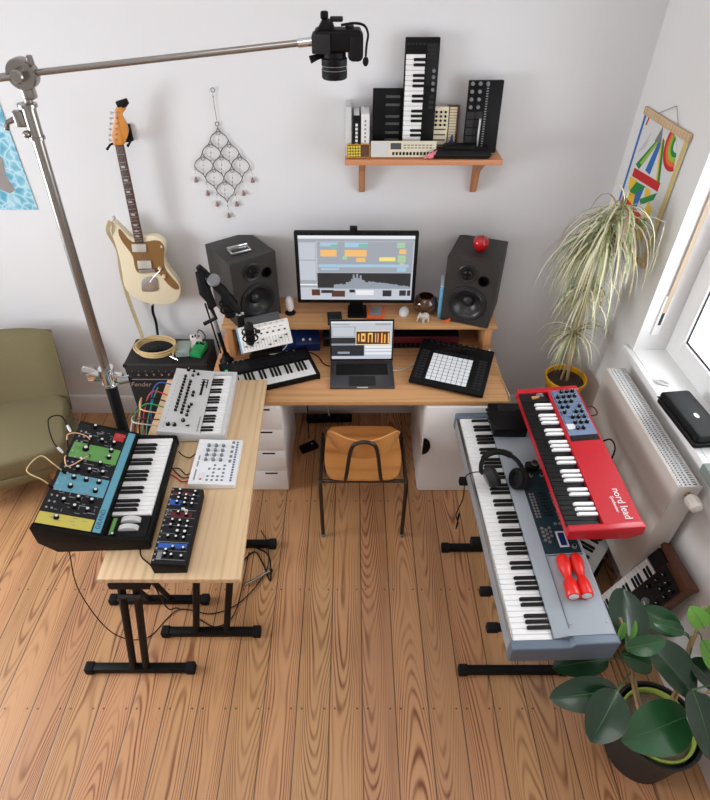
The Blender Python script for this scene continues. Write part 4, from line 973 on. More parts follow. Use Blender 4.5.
w_ = MB().box(b4 + Vector((-.012, -.01, .0)), (.02, .008, .016), 0, .003).box(b4 + Vector((.014, -.01, .004)), (.02, .008, .016), 0, .003).tube([b4 + Vector((0, -.014, -.004)), b4 + Vector((0, .012, .004))], .007, 10)
w_.build('wing_nut', 'chrome', mc)
MB().box(L3(205, 279, 2.60), (.016, .012, .02), 0, .002).build('joint', 'silver', mc); MB().box(L3(224, 294, 2.585), (.016, .012, .014), 0, .002).build('joint', 'silver', mc)
mi = thing('microphone', 'black microphone in a spider mount in front of the white control surface', 'microphone', tuple(aty(250, 335, 2.56)), 0)
q = MB().tube([(-.004, 0, .055), (0, 0, .03), (.0, 0, -.03), (-.004, 0, -.055)], [.022, .026, .025, .020], 16); q.build('body', 'black', mi)
q = MB().ball((.0, 0, .055), (.024, .024, .026), 0, 3); q.build('grille_head', 'grille', mi)
q = MB()
for z in (.02, -.02): q.torus((0, 0, z), .040, .004, 24, 6, 0)
for a in range(6):
    x, y = .04 * math.cos(a * PI / 3), .04 * math.sin(a * PI / 3); q.tube([(x, y, .02), (x * .6, y * .6, 0), (x, y, -.02)], .0025, 5)
q.build('shock_mount', 'black', mi)
MB().box((.045, -.01, .03), (.03, .012, .02), 0, .003).build('clamp', 'charcoal', mi)
dk_ = thing('microphone', 'second black microphone hanging in the dark bundle between the arm and the left speaker', 'microphone', tuple(aty(229, 308, 2.70)), 0)
MB().tube([(0, 0, .07), (0, 0, .02), (0, 0, -.05)], [.034, .037, .028], 16).torus((0, 0, .03), .046, .005, 24, 8).torus((0, 0, -.01), .046, .005, 24, 8).build('body', 'black_matte', dk_)
MB().tube([(0, 0, .07), (0, 0, .085)], [.030, .018], 16).build('cap', 'charcoal', dk_)

# ------------------------------------------------------------------ guitar amplifier and what lies on it
AZ = .715
am = thing('guitar_amplifier', 'black guitar amplifier with a silver script logo between the stand and the desk', 'amplifier', (-1.108, 2.84, .001))
MB().bx(-.245, .245, -.125, .145, .02, AZ - .002, 0, .012, 3).build('cabinet', 'tolex', am)
MB().bx(-.225, .225, -.132, -.124, .04, AZ - .115, 0, .004).build('grille_cloth', 'grille', am)
MB().bx(-.236, .236, -.1345, -.126, AZ - .112, AZ - .106, 0, .001).build('trim_strip', 'silver', am)
cp = MB().bx(-.232, .232, -.030, .030, 0, .004).build('control_panel', 'panel_black', am, (0, -.1275, AZ - .072), (R(75), 0, 0))
knobs(cp, [(-.16 + .045 * i, 0) for i in range(8)], .008, .012, ['walnut', 'print_white'], 'knob', 'line', .004)
q = MB()
for i in range(11): q.bx(-.205 + .04 * i, -.20 + .04 * i, .018, .022, .004, .0045, 0)
q.build('panel_marks', 'print_grey', cp)
text_part('logo', 'Fender', .046, 'silver', am, (-.172, -.1335, AZ - .148), (R(90), 0, R(0)), .001, shear=.35, sx=.95)
q = MB()
for x in (-.2, .2): q.tube([(x, -.1, 0), (x, -.1, .02)], .02, 12).tube([(x, .1, 0), (x, .1, .02)], .02, 12)
q.build('feet', 'rubber', am)
for sx in (-1, 1):
    for z in (.022, AZ - .004):
        MB().box((sx * .238, -.118, z if z < .1 else z - .012), (.022, .022, .022), 0, .006).build('corner_guard', 'black_gloss', am)
MB().tube(curve_pts([(-.11, .0, AZ - .002), (-.09, .0, AZ + .012), (0, .0, AZ + .016), (.09, .0, AZ + .012), (.11, .0, AZ - .002)], 5), [.006] * 21, 8).build('handle', 'black', am)
cl = []
cc0 = aty(152, 350, 2.80)
for i in range(150):
    a = i * 2 * PI / 30; r_ = .118 + .008 * math.sin(i * .31)
    cl.append((-1.180 + r_ * math.cos(a) + .004 * math.sin(i * .17), 2.835 + .085 / .118 * r_ * math.sin(a), AZ + .024 + .0070 * i / 30 + .004 * math.sin(a)))
cl.append((-1.06, 2.745, AZ + .030))
o = MB().tube(cl, .0052, 7).build('instrument_cable', 'tan_cable'); tag(o, 'coil of beige instrument cable lying on the amplifier', 'cable')
MB().tube([(-1.075, 2.752, AZ + .032), (-1.035, 2.728, AZ + .028), (-1.02, 2.718, AZ + .027)], [.007, .007, .004], 10).build('plug', 'chrome', o)
def pedal(loc, rz, label, m, kn):
    t = thing('effects_pedal', label, 'pedal', loc, rz)
    MB().prism([(-.055, 0), (.055, 0), (.055, .042), (.0, .036), (-.055, .024)], 'X', -.035, .035, 0, .004).build('case', m, t)
    MB().bx(-.026, .026, -.045, .0, .028, .034, 0, .003).build('footswitch', m, t)
    knobs(t, [(-.018, .03), (.0, .036), (.018, .03)], .006, .012, kn, 'knob', 'line', .038)
pedal((-.925, 2.835, AZ), -12, 'green effects pedal on the right of the amplifier', 'green', ['black', 'print_white'])
pedal((-.955, 2.915, AZ), 15, 'white effects pedal with a black plug behind the green pedal', 'outlet_white', ['black', 'print_white'])
glassy('clear_plastic', (200, 220, 214), .45, .1)
t = thing('clear_box', 'clear plastic box beside the coiled cable on the amplifier', 'box', (-1.018, 2.845, AZ), 4)
MB().bx(-.042, .042, -.058, .058, 0, .04, 0, .004).build('box', 'clear_plastic', t)
tag(MB().bx(-.03, .03, -.022, .022, 0, .030, 0, .005).build('tuner', 'charcoal', None, (-1.205, 2.835, AZ + .001), (0, 0, R(20))), 'small dark grey tuner lying inside the coil of beige cable', 'tuner')
cable('patch_lead', [(-.95, 2.93, AZ + .05), (-.935, 2.95, AZ + .085), (-.90, 2.93, AZ + .06), (-.895, 2.87, AZ + .03)], .0035, 'black', 'short black lead looping between the two effects pedals', plugs='silver')

# ------------------------------------------------------------------ guitar on the wall
GY = WY - .10
def GP(cx, cy): return aty(100 + cx / 3.6364, 90 + cy / 3.6364, GY)
gt = thing('electric_guitar', 'cream electric guitar with a bronze pickguard hanging on the back wall', 'guitar', tuple(GP(150, 640)))
go = Vector(gt.location)
def g2(pts): return [((GP(*p) - go).x, (GP(*p) - go).z) for p in pts]
def smooth2(pts, n=5, closed=True):
    q = [Vector((x, y, 0)) for x, y in pts]; k = len(q); out = []
    for i in range(k):
        a, b_, c, d = q[i - 1], q[i], q[(i + 1) % k], q[(i + 2) % k]
        for j in range(n):
            s_ = j / n
            v_ = 0.5 * ((2 * b_) + (c - a) * s_ + (2 * a - 5 * b_ + 4 * c - d) * s_ * s_ + (3 * b_ - a - 3 * c + d) * s_ ** 3); out.append((v_.x, v_.y))
    return out
body = [(48, 470), (62, 478), (85, 500), (118, 528), (150, 530), (185, 524), (212, 528), (232, 542), (241, 560), (240, 585), (238, 610), (250, 640), (272, 668), (292, 695), (298, 722), (290, 752), (268, 770), (232, 776), (195, 773), (160, 764), (128, 750), (104, 728), (90, 700), (84, 660), (76, 615), (64, 570), (50, 530), (42, 500), (42, 480)]
MB().prism(smooth2(g2(body), 4), 'Y', -.022, .022, 0, .007, 3).build('body', 'ivory', gt)
pg = [(72, 500), (84, 506), (120, 545), (170, 545), (200, 540), (225, 545), (238, 568), (236, 600), (240, 640), (262, 672), (286, 700), (290, 715), (276, 718), (250, 698), (222, 665), (198, 655), (150, 660), (132, 640), (124, 600), (108, 575), (88, 548), (74, 522)]
MB().prism(smooth2(g2(pg), 3), 'Y', -.0245, -.0215, 0, .0008, 1).build('pickguard', 'gold_pickguard', gt)
for pts in ([(120, 552), (172, 552), (174, 580), (124, 580)], [(140, 612), (190, 612), (194, 640), (144, 640)]):
    MB().prism(g2(pts), 'Y', -.034, -.0235, 0, .003).build('pickup', 'old_plastic', gt)
q = MB().prism(g2([(148, 643), (205, 640), (208, 652), (150, 656)]), 'Y', -.040, -.0225, 0, .002).prism(smooth2(g2([(162, 676), (206, 674), (214, 705), (210, 722), (162, 724), (156, 706)]), 3), 'Y', -.029, -.0225, 0, .002)
q.tube([(p[0], -.030, p[1]) for p in g2([(186, 690), (208, 662), (226, 645)])], .0014, 6)
q.build('tremolo_bridge', 'silver', gt)
for p in ((222, 640), (237, 668)):
    x, z = g2([p])[0]; MB().lathe([(.011, 0), (.010, .012), (.008, .014), (0, .014)], (x, -.0240, z), 16, 0, Matrix.Rotation(R(90), 3, 'X')).build('control_knob', 'ivory', gt)
x, z = g2([(228, 562)])[0]; MB().box((x, -.027, z), (.008, .006, .012), 0, .001).build('switch', 'print_white', gt)
nk = g2([(62, 196), (90, 193), (163, 545), (134, 548)])
MB().prism(nk, 'Y', -.036, -.012, 0, .003).build('neck', 'rosewood', gt)
q = MB()
for i in range(1, 21):
    t_ = 1 - (2 ** (-i / 12)) * 1.0; t_ = t_ / (1 - 2 ** (-21 / 12))
    (ax_, az_), (bx_, bz_), (cx_, cz_), (dx_, dz_) = nk
    l_ = (ax_ + (dx_ - ax_) * t_, az_ + (dz_ - az_) * t_); r_ = (bx_ + (cx_ - bx_) * t_, bz_ + (cz_ - bz_) * t_)
    q.tube([(l_[0], -.0368, l_[1]), (r_[0], -.0368, r_[1])], .0012, 5)
    if i in (3, 5, 7, 9, 12, 15, 17, 19):
        t2 = t_ - .022; x = (l_[0] + r_[0]) / 2 - (dx_ - ax_) * .022; z = (l_[1] + r_[1]) / 2 + .014
        MB().box((x, -.0362, z), (.020, .0012, .010)).build('inlay', 'old_plastic', gt)
q.build('frets', 'silver', gt)
hs = [(60, 196), (90, 193), (97, 182), (108, 150), (104, 122), (93, 100), (86, 84), (92, 74), (100, 62), (98, 50), (80, 46), (66, 56), (60, 72), (58, 98), (52, 128), (48, 165), (53, 186)]
MB().prism(smooth2(g2(hs), 3), 'Y', -.028, -.014, 0, .002).build('headstock', 'maple', gt)
for i in range(6):
    p = (54 - i * 1.6 if i < 4 else 49, 78 + 20 * i); x, z = g2([p])[0]; x2, z2 = g2([(p[0] + 15, p[1] - 2)])[0]
    q = MB().tube([(x2, -.021, z2), (x - .006, -.021, z)], .0028, 8).ball((x - .012, -.021, z), (.009, .004, .006), 0, 2)
    q.tube([(x2, -.027, z2), (x2, -.036, z2)], .0035, 8); q.build('tuning_peg', 'silver', gt)
q = MB()
for i in range(6):
    f_ = (i + .5) / 6
    a_ = g2([(62 + 28 * f_, 196)])[0]; b_ = g2([(163 - 24 + (i - 2.5) * 5 + 30, 650)])[0]
    q.tube([(a_[0], -.0385, a_[1]), (b_[0], -.042, b_[1])], .0005, 4)
q.build('strings', 'silver', gt)
q = MB()
for p in ((52, 462), (190, 778)):
    x, z = g2([p])[0]; q.ball((x, -.004, z), .009, 0, 2)
q.build('strap_buttons', 'silver', gt)
# hanger, strap and lead
hg = thing('guitar_hanger', 'black guitar hanger on the wall holding the headstock', 'wall hook', tuple(GP(78, 190)))
ho = Vector(hg.location)
def hl(cx, cy, y): p = GP(cx, cy) - ho; return (p.x, y, p.z)
MB().bx(-.03, .03, .081, .099, -.02, .06, 0, .004).build('wall_plate', 'black', hg)
MB().tube([(0, .083, .01), (0, .0, .005)], .010, 10).build('post', 'black', hg)
for (cx, cy) in ((38, 198), (112, 186)):
    MB().tube([(0, .0, .005), hl(cx, cy, .0), hl(cx - 1, cy + 6, -.042)], .0055, 10).ball(hl(cx - 1, cy + 6, -.044), .007, 0, 2).build('hook_arm', 'rubber', hg)
tag(MB().bx(-.028, .028, -.014, .010, -.012, .014, 0, .004).bx(-.012, .012, -.004, .020, -.02, .0, 0, .003).build('clip_tuner', 'black', None, tuple(GP(90, 46) + Vector((0, -.030, .006))), (0, R(-14), 0)), 'small black clip-on tuner at the tip of the guitar headstock', 'tuner')
def strip(pts, w_, th=.003):
    b_ = MB(); c_ = curve_pts(pts, 6); vs = []
    for i, p in enumerate(c_):
        d_ = (c_[min(i + 1, len(c_) - 1)] - c_[max(i - 1, 0)]).normalized(); s_ = Vector((d_.z, 0, -d_.x)).normalized() if abs(d_.x) + abs(d_.z) > 1e-6 else Vector((1, 0, 0))
        y_ = s_.cross(d_)
        vs.append([b_.bm.verts.new(p + s_ * a + y_ * c) for a, c in ((-w_ / 2, 0), (w_ / 2, 0), (w_ / 2, th), (-w_ / 2, th))])
    for a, c in zip(vs, vs[1:]):
        for j in range(4): f = b_.bm.faces.new((a[j], a[(j + 1) % 4], c[(j + 1) % 4], c[j])); f.smooth = True
    b_.bm.faces.new(vs[0][::-1]); b_.bm.faces.new(vs[-1]); bmesh.ops.recalc_face_normals(b_.bm, faces=b_.bm.faces[:])
    return b_
def S3(u, v, y): return aty(u, v, y)
stp = strip([GP(44, 468) + Vector((0, -.03, 0)), GP(36, 500) + Vector((0, -.035, -.01)), S3(118, 250, GY + .05), S3(122, 275, GY + .045), S3(129, 300, GY + .04), S3(137, 322, GY + .03), S3(143, 338, GY - .01)], .022)
tag(stp.build('guitar_strap', 'strap'), 'khaki guitar strap hanging down the left side of the cream guitar', 'strap')
stp = strip([GP(190, 780) + Vector((0, .01, 0)), S3(153, 312, GY + .03), S3(156, 322, GY + .03), S3(158, 336, GY + .0)], .016)
tag(stp.build('guitar_strap_end', 'black'), 'dark strap end hanging from the bottom of the cream guitar', 'strap')

# ------------------------------------------------------------------ metal wind chime on the wall
DY = WY - .010
def dp(cx, cy, dy=0.0): return aty(180 + cx / 5.522, 80 + cy / 5.522, DY) + Vector((0, dy, 0))
dc = thing('wall_chime', 'diamond-shaped metal wall chime of rings, beads and small bells', 'wall hanging', tuple(dp(230, 450)))
do = Vector(dc.location)
def dl(cx, cy): return dp(cx, cy) - do
RXX = Matrix.Rotation(R(90), 3, 'X')
q = MB().torus(dl(181, 55), .0095, .0016, 20, 6, 0, RXX).torus(dl(205, 243), .0100, .0020, 20, 6, 0, RXX).tube([dl(181, 76), dl(190, 150), dl(203, 222)], .0012, 6)
q.ball(dl(183, 92), .003, 0, 2)
q.build('hanger', 'bronze', dc)
A_, B_, C_, D_ = (208, 262), (385, 473), (262, 675), (80, 473)
def lat(u, v):
    x = A_[0] * (1 - u) * (1 - v) + B_[0] * u * (1 - v) + D_[0] * (1 - u) * v + C_[0] * u * v
    y = A_[1] * (1 - u) * (1 - v) + B_[1] * u * (1 - v) + D_[1] * (1 - u) * v + C_[1] * u * v
    return (x, y)
q = MB()
for i in range(4):
    for d_ in (0, 1):
        pts = []
        for j in range(25):
            s_ = j / 24; w_ = .018 * math.sin(s_ * 6 * PI)
            pts.append(dl(*(lat(s_, i / 3 + w_) if d_ else lat(i / 3 + w_, s_))))
        q.tube(pts, .0023, 5)
q.build('lattice', 'bronze', dc)
for i in range(3):
    for j in range(3):
        x, y = lat(i / 3, j / 3)
        x2, y2 = x + 4, y + 32
        rg = MB().torus(dl(x2, y2), .0085, .0014, 18, 5, 0, RXX).build('ring', 'bronze', dc)
        q = MB(); q.tube([dl(x2, y2 + 16), dl(x2 + 2, y2 + 88)], .0005, 4)
        for k_ in range(3): q.ball(dl(x2 + 1, y2 + 36 + 22 * k_), (.0028, .0028, .0034), k_ % 2, 2)
        q.build('bead_string', ['bronze', 'bell_rose'], dc)
first = None
for (x, y), (tx, ty) in zip([(88, 548), (152, 622), (205, 682), (268, 745), (312, 682), (350, 622), (400, 550)], [(80, 473), (143, 545), (203, 612), (262, 675), (303, 612), (343, 545), (385, 473)]):
    bl = MB().tube([dl(tx, ty), dl(x, y - 26)], .0006, 4, 1).ball(dl(tx + (x - tx) * .3, ty + 20), .003, 1, 2).lathe([(0, .014), (.003, .013), (.006, .003), (.0115, -.013), (.011, -.014), (0, -.010)], dl(x, y), 14, 0)
    bl.build('bell', ['bell_rose', 'bronze'], dc)

# ------------------------------------------------------------------ wall shelf and the instruments on it
SZ = 1.826; SY = 2.895
t = thing('wall_shelf', 'narrow reddish wooden wall shelf on two brackets above the monitor', 'shelf', (.35, WY, SZ))
MB().bx(-.385, .388, -.205, -.001, -.026, 0, 0, .003).build('board', 'shelf_wood', t)
for x in (-.298, .300):
    MB().prism([(-.001, -.026), (-.150, -.026), (-.150, -.045), (-.060, -.105), (-.035, -.215), (-.001, -.235)], 'X', x - .016, x + .016, 0, .003).build('bracket', 'bracket_wood', t)
e_ = SZ + .001
LEAN = R(-4)
def onshelf(name, label, cat, x, y, rz=0, group=None, lean=0):
    return thing(name, label, cat, (x, y, e_), 0, group, rot=(lean, 0, R(rz)))
t = onshelf('pocket_drum_machine', 'little yellow pocket drum machine with a button grid, left end of the shelf', 'drum machine', .032, 2.925, 3, lean=R(-18))
MB().bx(-.057, .057, -.010, .010, 0, .062, 0, .003).bx(-.054, .054, -.0108, -.009, .003, .059, 1).build('body', ['pot_yellow', 'walnut'], t)
q = MB()
for i in range(5):
    for j in range(4): q.bx(-.052 + .013 * i, -.042 + .013 * i, -.0122, -.010, .006 + .013 * j, .0155 + .013 * j, 0, .001, 1)
q.build('buttons', 'yellow', t); MB().bx(.018, .052, -.0115, -.010, .008, .055, 0).build('display', 'walnut', t)
t = onshelf('book', 'tall silver-grey book leaning at the left end of the wall shelf', 'book', -.017, 3.02, 0, lean=0)
MB().bx(-.014, .014, -.07, .07, 0, .222, 0, .002).build('cover', 'light_grey', t)
t = onshelf('book', 'black book with white spine lettering between the grey and white books', 'book', .022, 3.02)
MB().bx(-.016, .016, -.07, .07, 0, .185, 0, .002).build('cover', 'black', t)
q = MB()
for i in range(7): q.bx(-.006, .006, -.0706, -.07, .03 + .018 * i, .042 + .018 * i)
q.build('spine_lettering', 'print_white', t)
MB().bx(-.013, .013, -.066, .066, .186, .1862).build('pages', 'print_white', t)
t = onshelf('book', 'white book with faint grey spine lettering, third from the left on the shelf', 'book', .064, 3.02)
MB().bx(-.020, .020, -.07, .07, 0, .192, 0, .002).build('cover', 'print_white', t)
q = MB()
for i in range(8): q.bx(-.004, .004, -.0706, -.07, .03 + .018 * i, .040 + .018 * i)
q.build('spine_lettering', 'print_grey', t)
t = onshelf('wave_controller', 'black slab controller with raised key waves standing on the wall shelf', 'controller', .172, 3.012, 0, lean=R(-6))
MB().bx(-.072, .076, -.010, .010, 0, .285, 0, .004).build('body', 'black', t)
for i in range(7):
    z = (.03, .06, .092, .132, .164, .215, .250)[i]
    MB().bx(-.010, .058, -.0145, -.009, z - .006, z + .006, 0, .004, 2).build('key_wave', 'mid_grey' if False else 'dark_grey', t)  # waves greyer than the black body: their highlight is put into the colour
t = onshelf('mini_keyboard', 'tall black mini keyboard with white keys standing on end on the shelf', 'keyboard', .322, 3.0, 0, lean=R(-6))
MB().bx(-.079, .079, -.012, .014, 0, .492, 0, .004).build('body', 'black', t)
kb_ = MB().bx(0, .41, -.002, .092, 0, .004).build('key_bed', 'black', t, (-.074, -.012, .430), (R(90), R(90), 0))
keys(kb_, .003, .405, 19, 0, 0, .088, .004, .008, 'key_white', 'key_black', blen=.6, bh=.005)
q = MB()
for i in range(3):
    for j in range(4): q.bx(.022 + .016 * i, .032 + .016 * i, -.0145, -.012, .455 - .016 * j, .463 - .016 * j)
for j in range(5): q.bx(-.07 + .018 * j, -.058 + .018 * j, -.0135, -.012, .462, .470)
for j in range(3): q.bx(.044, .066, -.0145, -.012, .245 - .022 * j, .258 - .022 * j, 0, .001, 1)
q.build('buttons', 'charcoal', t)
kp_ = MB().bx(.022, .074, -.0128, -.012, .30, .47).build('control_strip', 'panel_black', t)
for j in range(4):
    kn_ = MB().lathe([(.008, 0), (.0075, .010), (0, .010)], (.058, -.0125, .36 - .026 * j), 14, 0, Matrix.Rotation(R(90), 3, 'X')).build('knob', 'mid_grey', kp_)
t = onshelf('retro_keyboard', 'cream pocket keyboard with a small grey display lying along the front of the shelf', 'keyboard', .252, 2.93, 0, lean=R(-20))
MB().bx(-.160, .160, -.012, .012, 0, .074, 0, .003).build('body', 'cream', t)
MB().bx(-.158, -.075, -.0128, -.012, .006, .068).build('speaker_panel', 'light_grey', t)
MB().bx(-.064, -.012, -.0135, -.012, .036, .064).build('display', 'dark_grey', t)
q = MB()
for i in range(12): q.bx(-.055 + .017 * i, -.045 + .017 * i, -.0135, -.012, .010, .024, 0)
for i in range(8): q.bx(.0 + .018 * i, .012 + .018 * i, -.013, -.012, .040, .045, 1); q.bx(.0 + .018 * i, .012 + .018 * i, -.013, -.012, .052, .057, 1)
q.build('buttons', ['black', 'mid_grey'], t)
t = onshelf('cream_synth', 'small cream synthesizer with black knobs standing beside the tall mini keyboard', 'synthesizer', .432, 3.02, 0, lean=R(-6))
MB().bx(-.038, .038, -.014, .012, 0, .205, 0, .003).build('body', 'cream', t)
fp = MB().bx(-.034, .034, -.0152, -.014, .006, .199)
for j in range(4): fp.bx(-.028, .028, -.0162, -.0152, .03 + .024 * j, .036 + .024 * j, 1)
fp = fp.build('front_panel', ['ivory', 'bronze'], t)
for i in range(3):
    for j in range(4):
        MB().lathe([(.006, 0), (.005, .008), (0, .008)], (-.022 + .022 * i, -.015, .125 + .019 * j), 12, 0, Matrix.Rotation(R(90), 3, 'X')).build('knob', 'black', fp)
t = onshelf('toy_keyboard', 'narrow dark toy keyboard with cream keys behind the small cream synthesizer', 'keyboard', .496, 3.045, 0, lean=R(-6))
MB().bx(-.030, .030, -.010, .010, 0, .205, 0, .002).build('body', 'walnut', t)
kw = MB().bx(-.018, .018, -.0135, -.010, 0, .0105, 0, .0008, 1).build('white_key', 'ivory', t, (0, 0, .012))
for i in range(1, 15): inst(kw, t, (0, 0, .012 + .0125 * i))
t = onshelf('drum_pad_controller', 'large black pad and knob controller leaning at the right end of the shelf', 'pad controller', .636, 3.005, 3, lean=R(-6))
MB().bx(-.082, .082, -.014, .014, 0, .320, 0, .004).build('body', 'black', t)
q = MB()
for i in range(2):
    for j in range(5): q.bx(-.082 + .040 * i, -.046 + .040 * i, -.0165, -.014, .012 + .036 * j, .044 + .036 * j, 0, .002, 1)
q.build('pads', 'charcoal', t, kind='stuff')
for i in range(3):
    for j in range(4):
        if i < 2 or j == 3: MB().lathe([(.009, 0), (.008, .011), (0, .012)], (-.068 + .036 * i, -.0142, .208 + .033 * j), 14, 0, Matrix.Rotation(R(90), 3, 'X')).build('knob', 'mid_grey', t)
q = MB()
for j in range(26): q.bx(.002, .012, -.0146, -.014, .02 + .011 * j, .025 + .011 * j)
q.build('marks', 'print_grey', t)
t = onshelf('soft_case', 'black zipped soft case lying at the front right of the shelf', 'case', .538, 2.943, -1)
MB().bx(-.142, .142, -.042, .042, 0, .040, 0, .016, 4).build('case', 'black_matte', t)
MB().bx(-.09, .06, -.03, .03, .034, .060, 0, .012, 3).build('top_pouch', 'black', t)
MB().bx(-.143, .143, -.043, .043, .018, .021, 0).build('zip', 'charcoal', t)
t = onshelf('pink_figure', 'small pink rubber figure on the shelf in front of the cream keyboard', 'figurine', .383, 2.905, 10)
q = MB().ball((0, 0, .016), (.018, .009, .014), 0, 3).ball((.016, 0, .026), (.011, .007, .009), 0, 2).tube([(-.012, 0, .012), (-.032, 0, .006)], [.006, .003], 8).tube([(.02, 0, .03), (.03, 0, .04)], [.005, .002], 8)
q.build('body', 'pink', t)
t = onshelf('blue_brush', 'little blue tufted brush between the toy keyboard and the black case', 'brush', .492, 2.995, 0)
q = MB().lathe([(.020, 0), (.018, .05), (.008, .06), (.004, .085), (0, .086)], n=16); q.build('body', 'navy', t)
t = onshelf('metal_stick', 'short silver stick standing in front of the black pad controller', 'stick', .618, 2.962, 0)
MB().tube([(0, .022, 0), (0, .022, .16)], [.006, .005], 10).tube([(0, .022, .16), (0, .022, .165)], [.008, .004], 10).build('stick', 'silver', t)

# ------------------------------------------------------------------ boom stand with the camera
bs = thing('boom_stand', 'tall chrome boom stand with a long horizontal arm, left of the amplifier', 'stand', (-1.055, 2.0, 0))
def B3(u, v, y=2.0): return aty(u, v, y) - Vector((-1.055, 2.0, 0))
top = B3(24.5, 78); midp = B3(32, 121); clamp = B3(108.5, 378); low = B3(124, 432)
foot = Vector((0.01, 0, .0)); 
MB().tube([foot + Vector((0, 0, .03)), low, clamp + Vector((0, 0, .0))], .026, 16).build('black_column', 'black_matte', bs)
MB().tube([clamp, midp], .0190, 16).build('lower_tube', 'steel', bs)
MB().tube([midp, top], .0125, 16).build('upper_tube', 'steel', bs)
cm = MB(); ax_ = (midp - clamp).normalized()
cm.tube([clamp - ax_ * .03, clamp + ax_ * .055], .028, 18).tube([clamp - ax_ * .035, clamp - ax_ * .025], .033, 18).tube([clamp + ax_ * .05, clamp + ax_ * .058], .032, 18)
cm.box(clamp + Vector((-.055, -.01, .02)), (.06, .028, .045), 0, .008).box(clamp + Vector((.05, -.01, .01)), (.05, .030, .050), 0, .010).tube([clamp + Vector((.06, -.03, .01)), clamp + Vector((.11, -.03, .02))], .018, 12)
cm.tube([clamp + Vector((-.05, 0, .03)), clamp + Vector((-.10, -.01, .055))], [.014, .020], 10)
cm.build('column_clamp', 'chrome', bs)
cm = MB(); cm.tube([midp - ax_ * .05, midp + ax_ * .045], .0225, 18).tube([midp + ax_ * .042, midp + ax_ * .052], .030, 18).tube([midp - ax_ * .055, midp - ax_ * .046], .026, 18)
cm.box(midp + Vector((-.030, -.01, .010)), (.035, .024, .05), 0, .006).tube([midp + Vector((-.04, -.01, .012)), midp + Vector((-.075, -.012, -.002)), midp + Vector((-.085, -.012, -.022))], [.010, .008, .009], 10).ball(midp + Vector((-.022, -.02, -.035)), .012, 0, 2)
cm.build('riser_clamp', 'steel', bs)
RX9 = Matrix.Rotation(R(90), 3, 'X')
cm = MB().lathe([(.042, -.022), (.045, -.015), (.045, .015), (.042, .022), (0, .022)], top + Vector((0, 0, .012)), 28, 0, RX9)
cm.lathe([(.020, .02), (.020, .045), (.016, .05), (0, .05)], top + Vector((0, 0, .012)), 18, 0, RX9)
cm.tube([top + Vector((.0, -.035, .012)), top + Vector((-.05, -.04, .005)), top + Vector((-.085, -.04, .002))], [.010, .007, .008], 10).box(top + Vector((.040, -.01, .050)), (.018, .014, .028), 0, .004).box(top + Vector((.0, 0, -.035)), (.036, .036, .05), 0, .008)
cm.build('grip_head', 'steel', bs)
bt = B3(308, 42)
d_ = (bt - top).normalized()
MB().tube([top - d_ * .10 + Vector((0, -.0, .012)), bt], .0095, 14).build('boom_arm', 'steel', bs)
MB().tube([bt - d_ * .03, bt + d_ * .015], .0125, 14).build('arm_tip', 'chrome', bs)
for a in (20, 140, 260):
    MB().tube([(.01, 0, .16), (.01 + .14 * math.cos(R(a)), .14 * math.sin(R(a)), .10), (.01 + .30 * math.cos(R(a)), .30 * math.sin(R(a)), .012)], .011, 10).build('leg', 'black', bs)
# camera pointing straight down
cmr = thing('photo_camera', 'black photo camera hanging lens down from the end of the chrome boom', 'camera', tuple(aty(330, 42, 2.0)))
co = Vector(cmr.location); cmr.scale = (.95, .95, .95); cmr.location.x += .006; cmr.location.z -= .004
def K3(u, v, y=2.0): return aty(u, v, y) - co
q = MB().bx(-.055, .092, -.035, .050, -.020, .040, 0, .010, 3)
q.build('body', 'black', cmr)
MB().bx(.050, .098, -.038, .052, -.046, .034, 0, .016, 4).build('hand_grip', 'rubber', cmr)
MB().bx(-.062, -.005, -.044, .030, -.022, .030, 0, .004).build('quick_release', 'charcoal', cmr)
MB().lathe([(.030, -.018), (.037, -.022), (.037, -.036), (.041, -.040), (.041, -.058), (.0395, -.060), (.0395, -.070), (.041, -.072), (.041, -.094), (.037, -.098), (.033, -.098), (.030, -.086), (0, -.082)], (.006, 0, 0), 36).build('lens_barrel', 'black', cmr)
for z in (-.059, -.071): MB().torus((.006, 0, z), .0408, .0012, 36, 6).build('lens_ring', 'mid_grey', cmr)
MB().prism([(-.045, .038), (.01, .038), (.0, .062), (-.028, .066)], 'Y', -.03, .03, 0, .004).build('viewfinder_hump', 'black', cmr)
MB().bx(-.034, -.010, -.012, .012, .064, .086, 0, .006, 3).build('hot_shoe_receiver', 'black', cmr)
MB().bx(-.005, .035, -.010, .010, .058, .072, 0, .004).build('plate_screw', 'charcoal', cmr)
MB().lathe([(.014, 0), (.013, .010), (0, .010)], (.055, .005, .039), 20).build('dial', 'charcoal', cmr)
MB().tube([(-.03, .0, -.030), (-.050, -.01, -.036), (-.070, -.015, -.042)], [.010, .009, .012], 8).build('tripod_lever', 'black', cmr)
MB().tube(curve_pts([(.03, -.02, .052), (.07, -.03, .058), (.10, -.03, .052), (.112, -.03, .030), (.108, -.03, .0), (.106, -.03, -.030)], 5), .004, 6).build('strap_cord', 'black', cmr)
MB().ball((.106, -.03, -.044), (.010, .008, .014), 0, 2).build('lens_cap_leash', 'black', cmr)

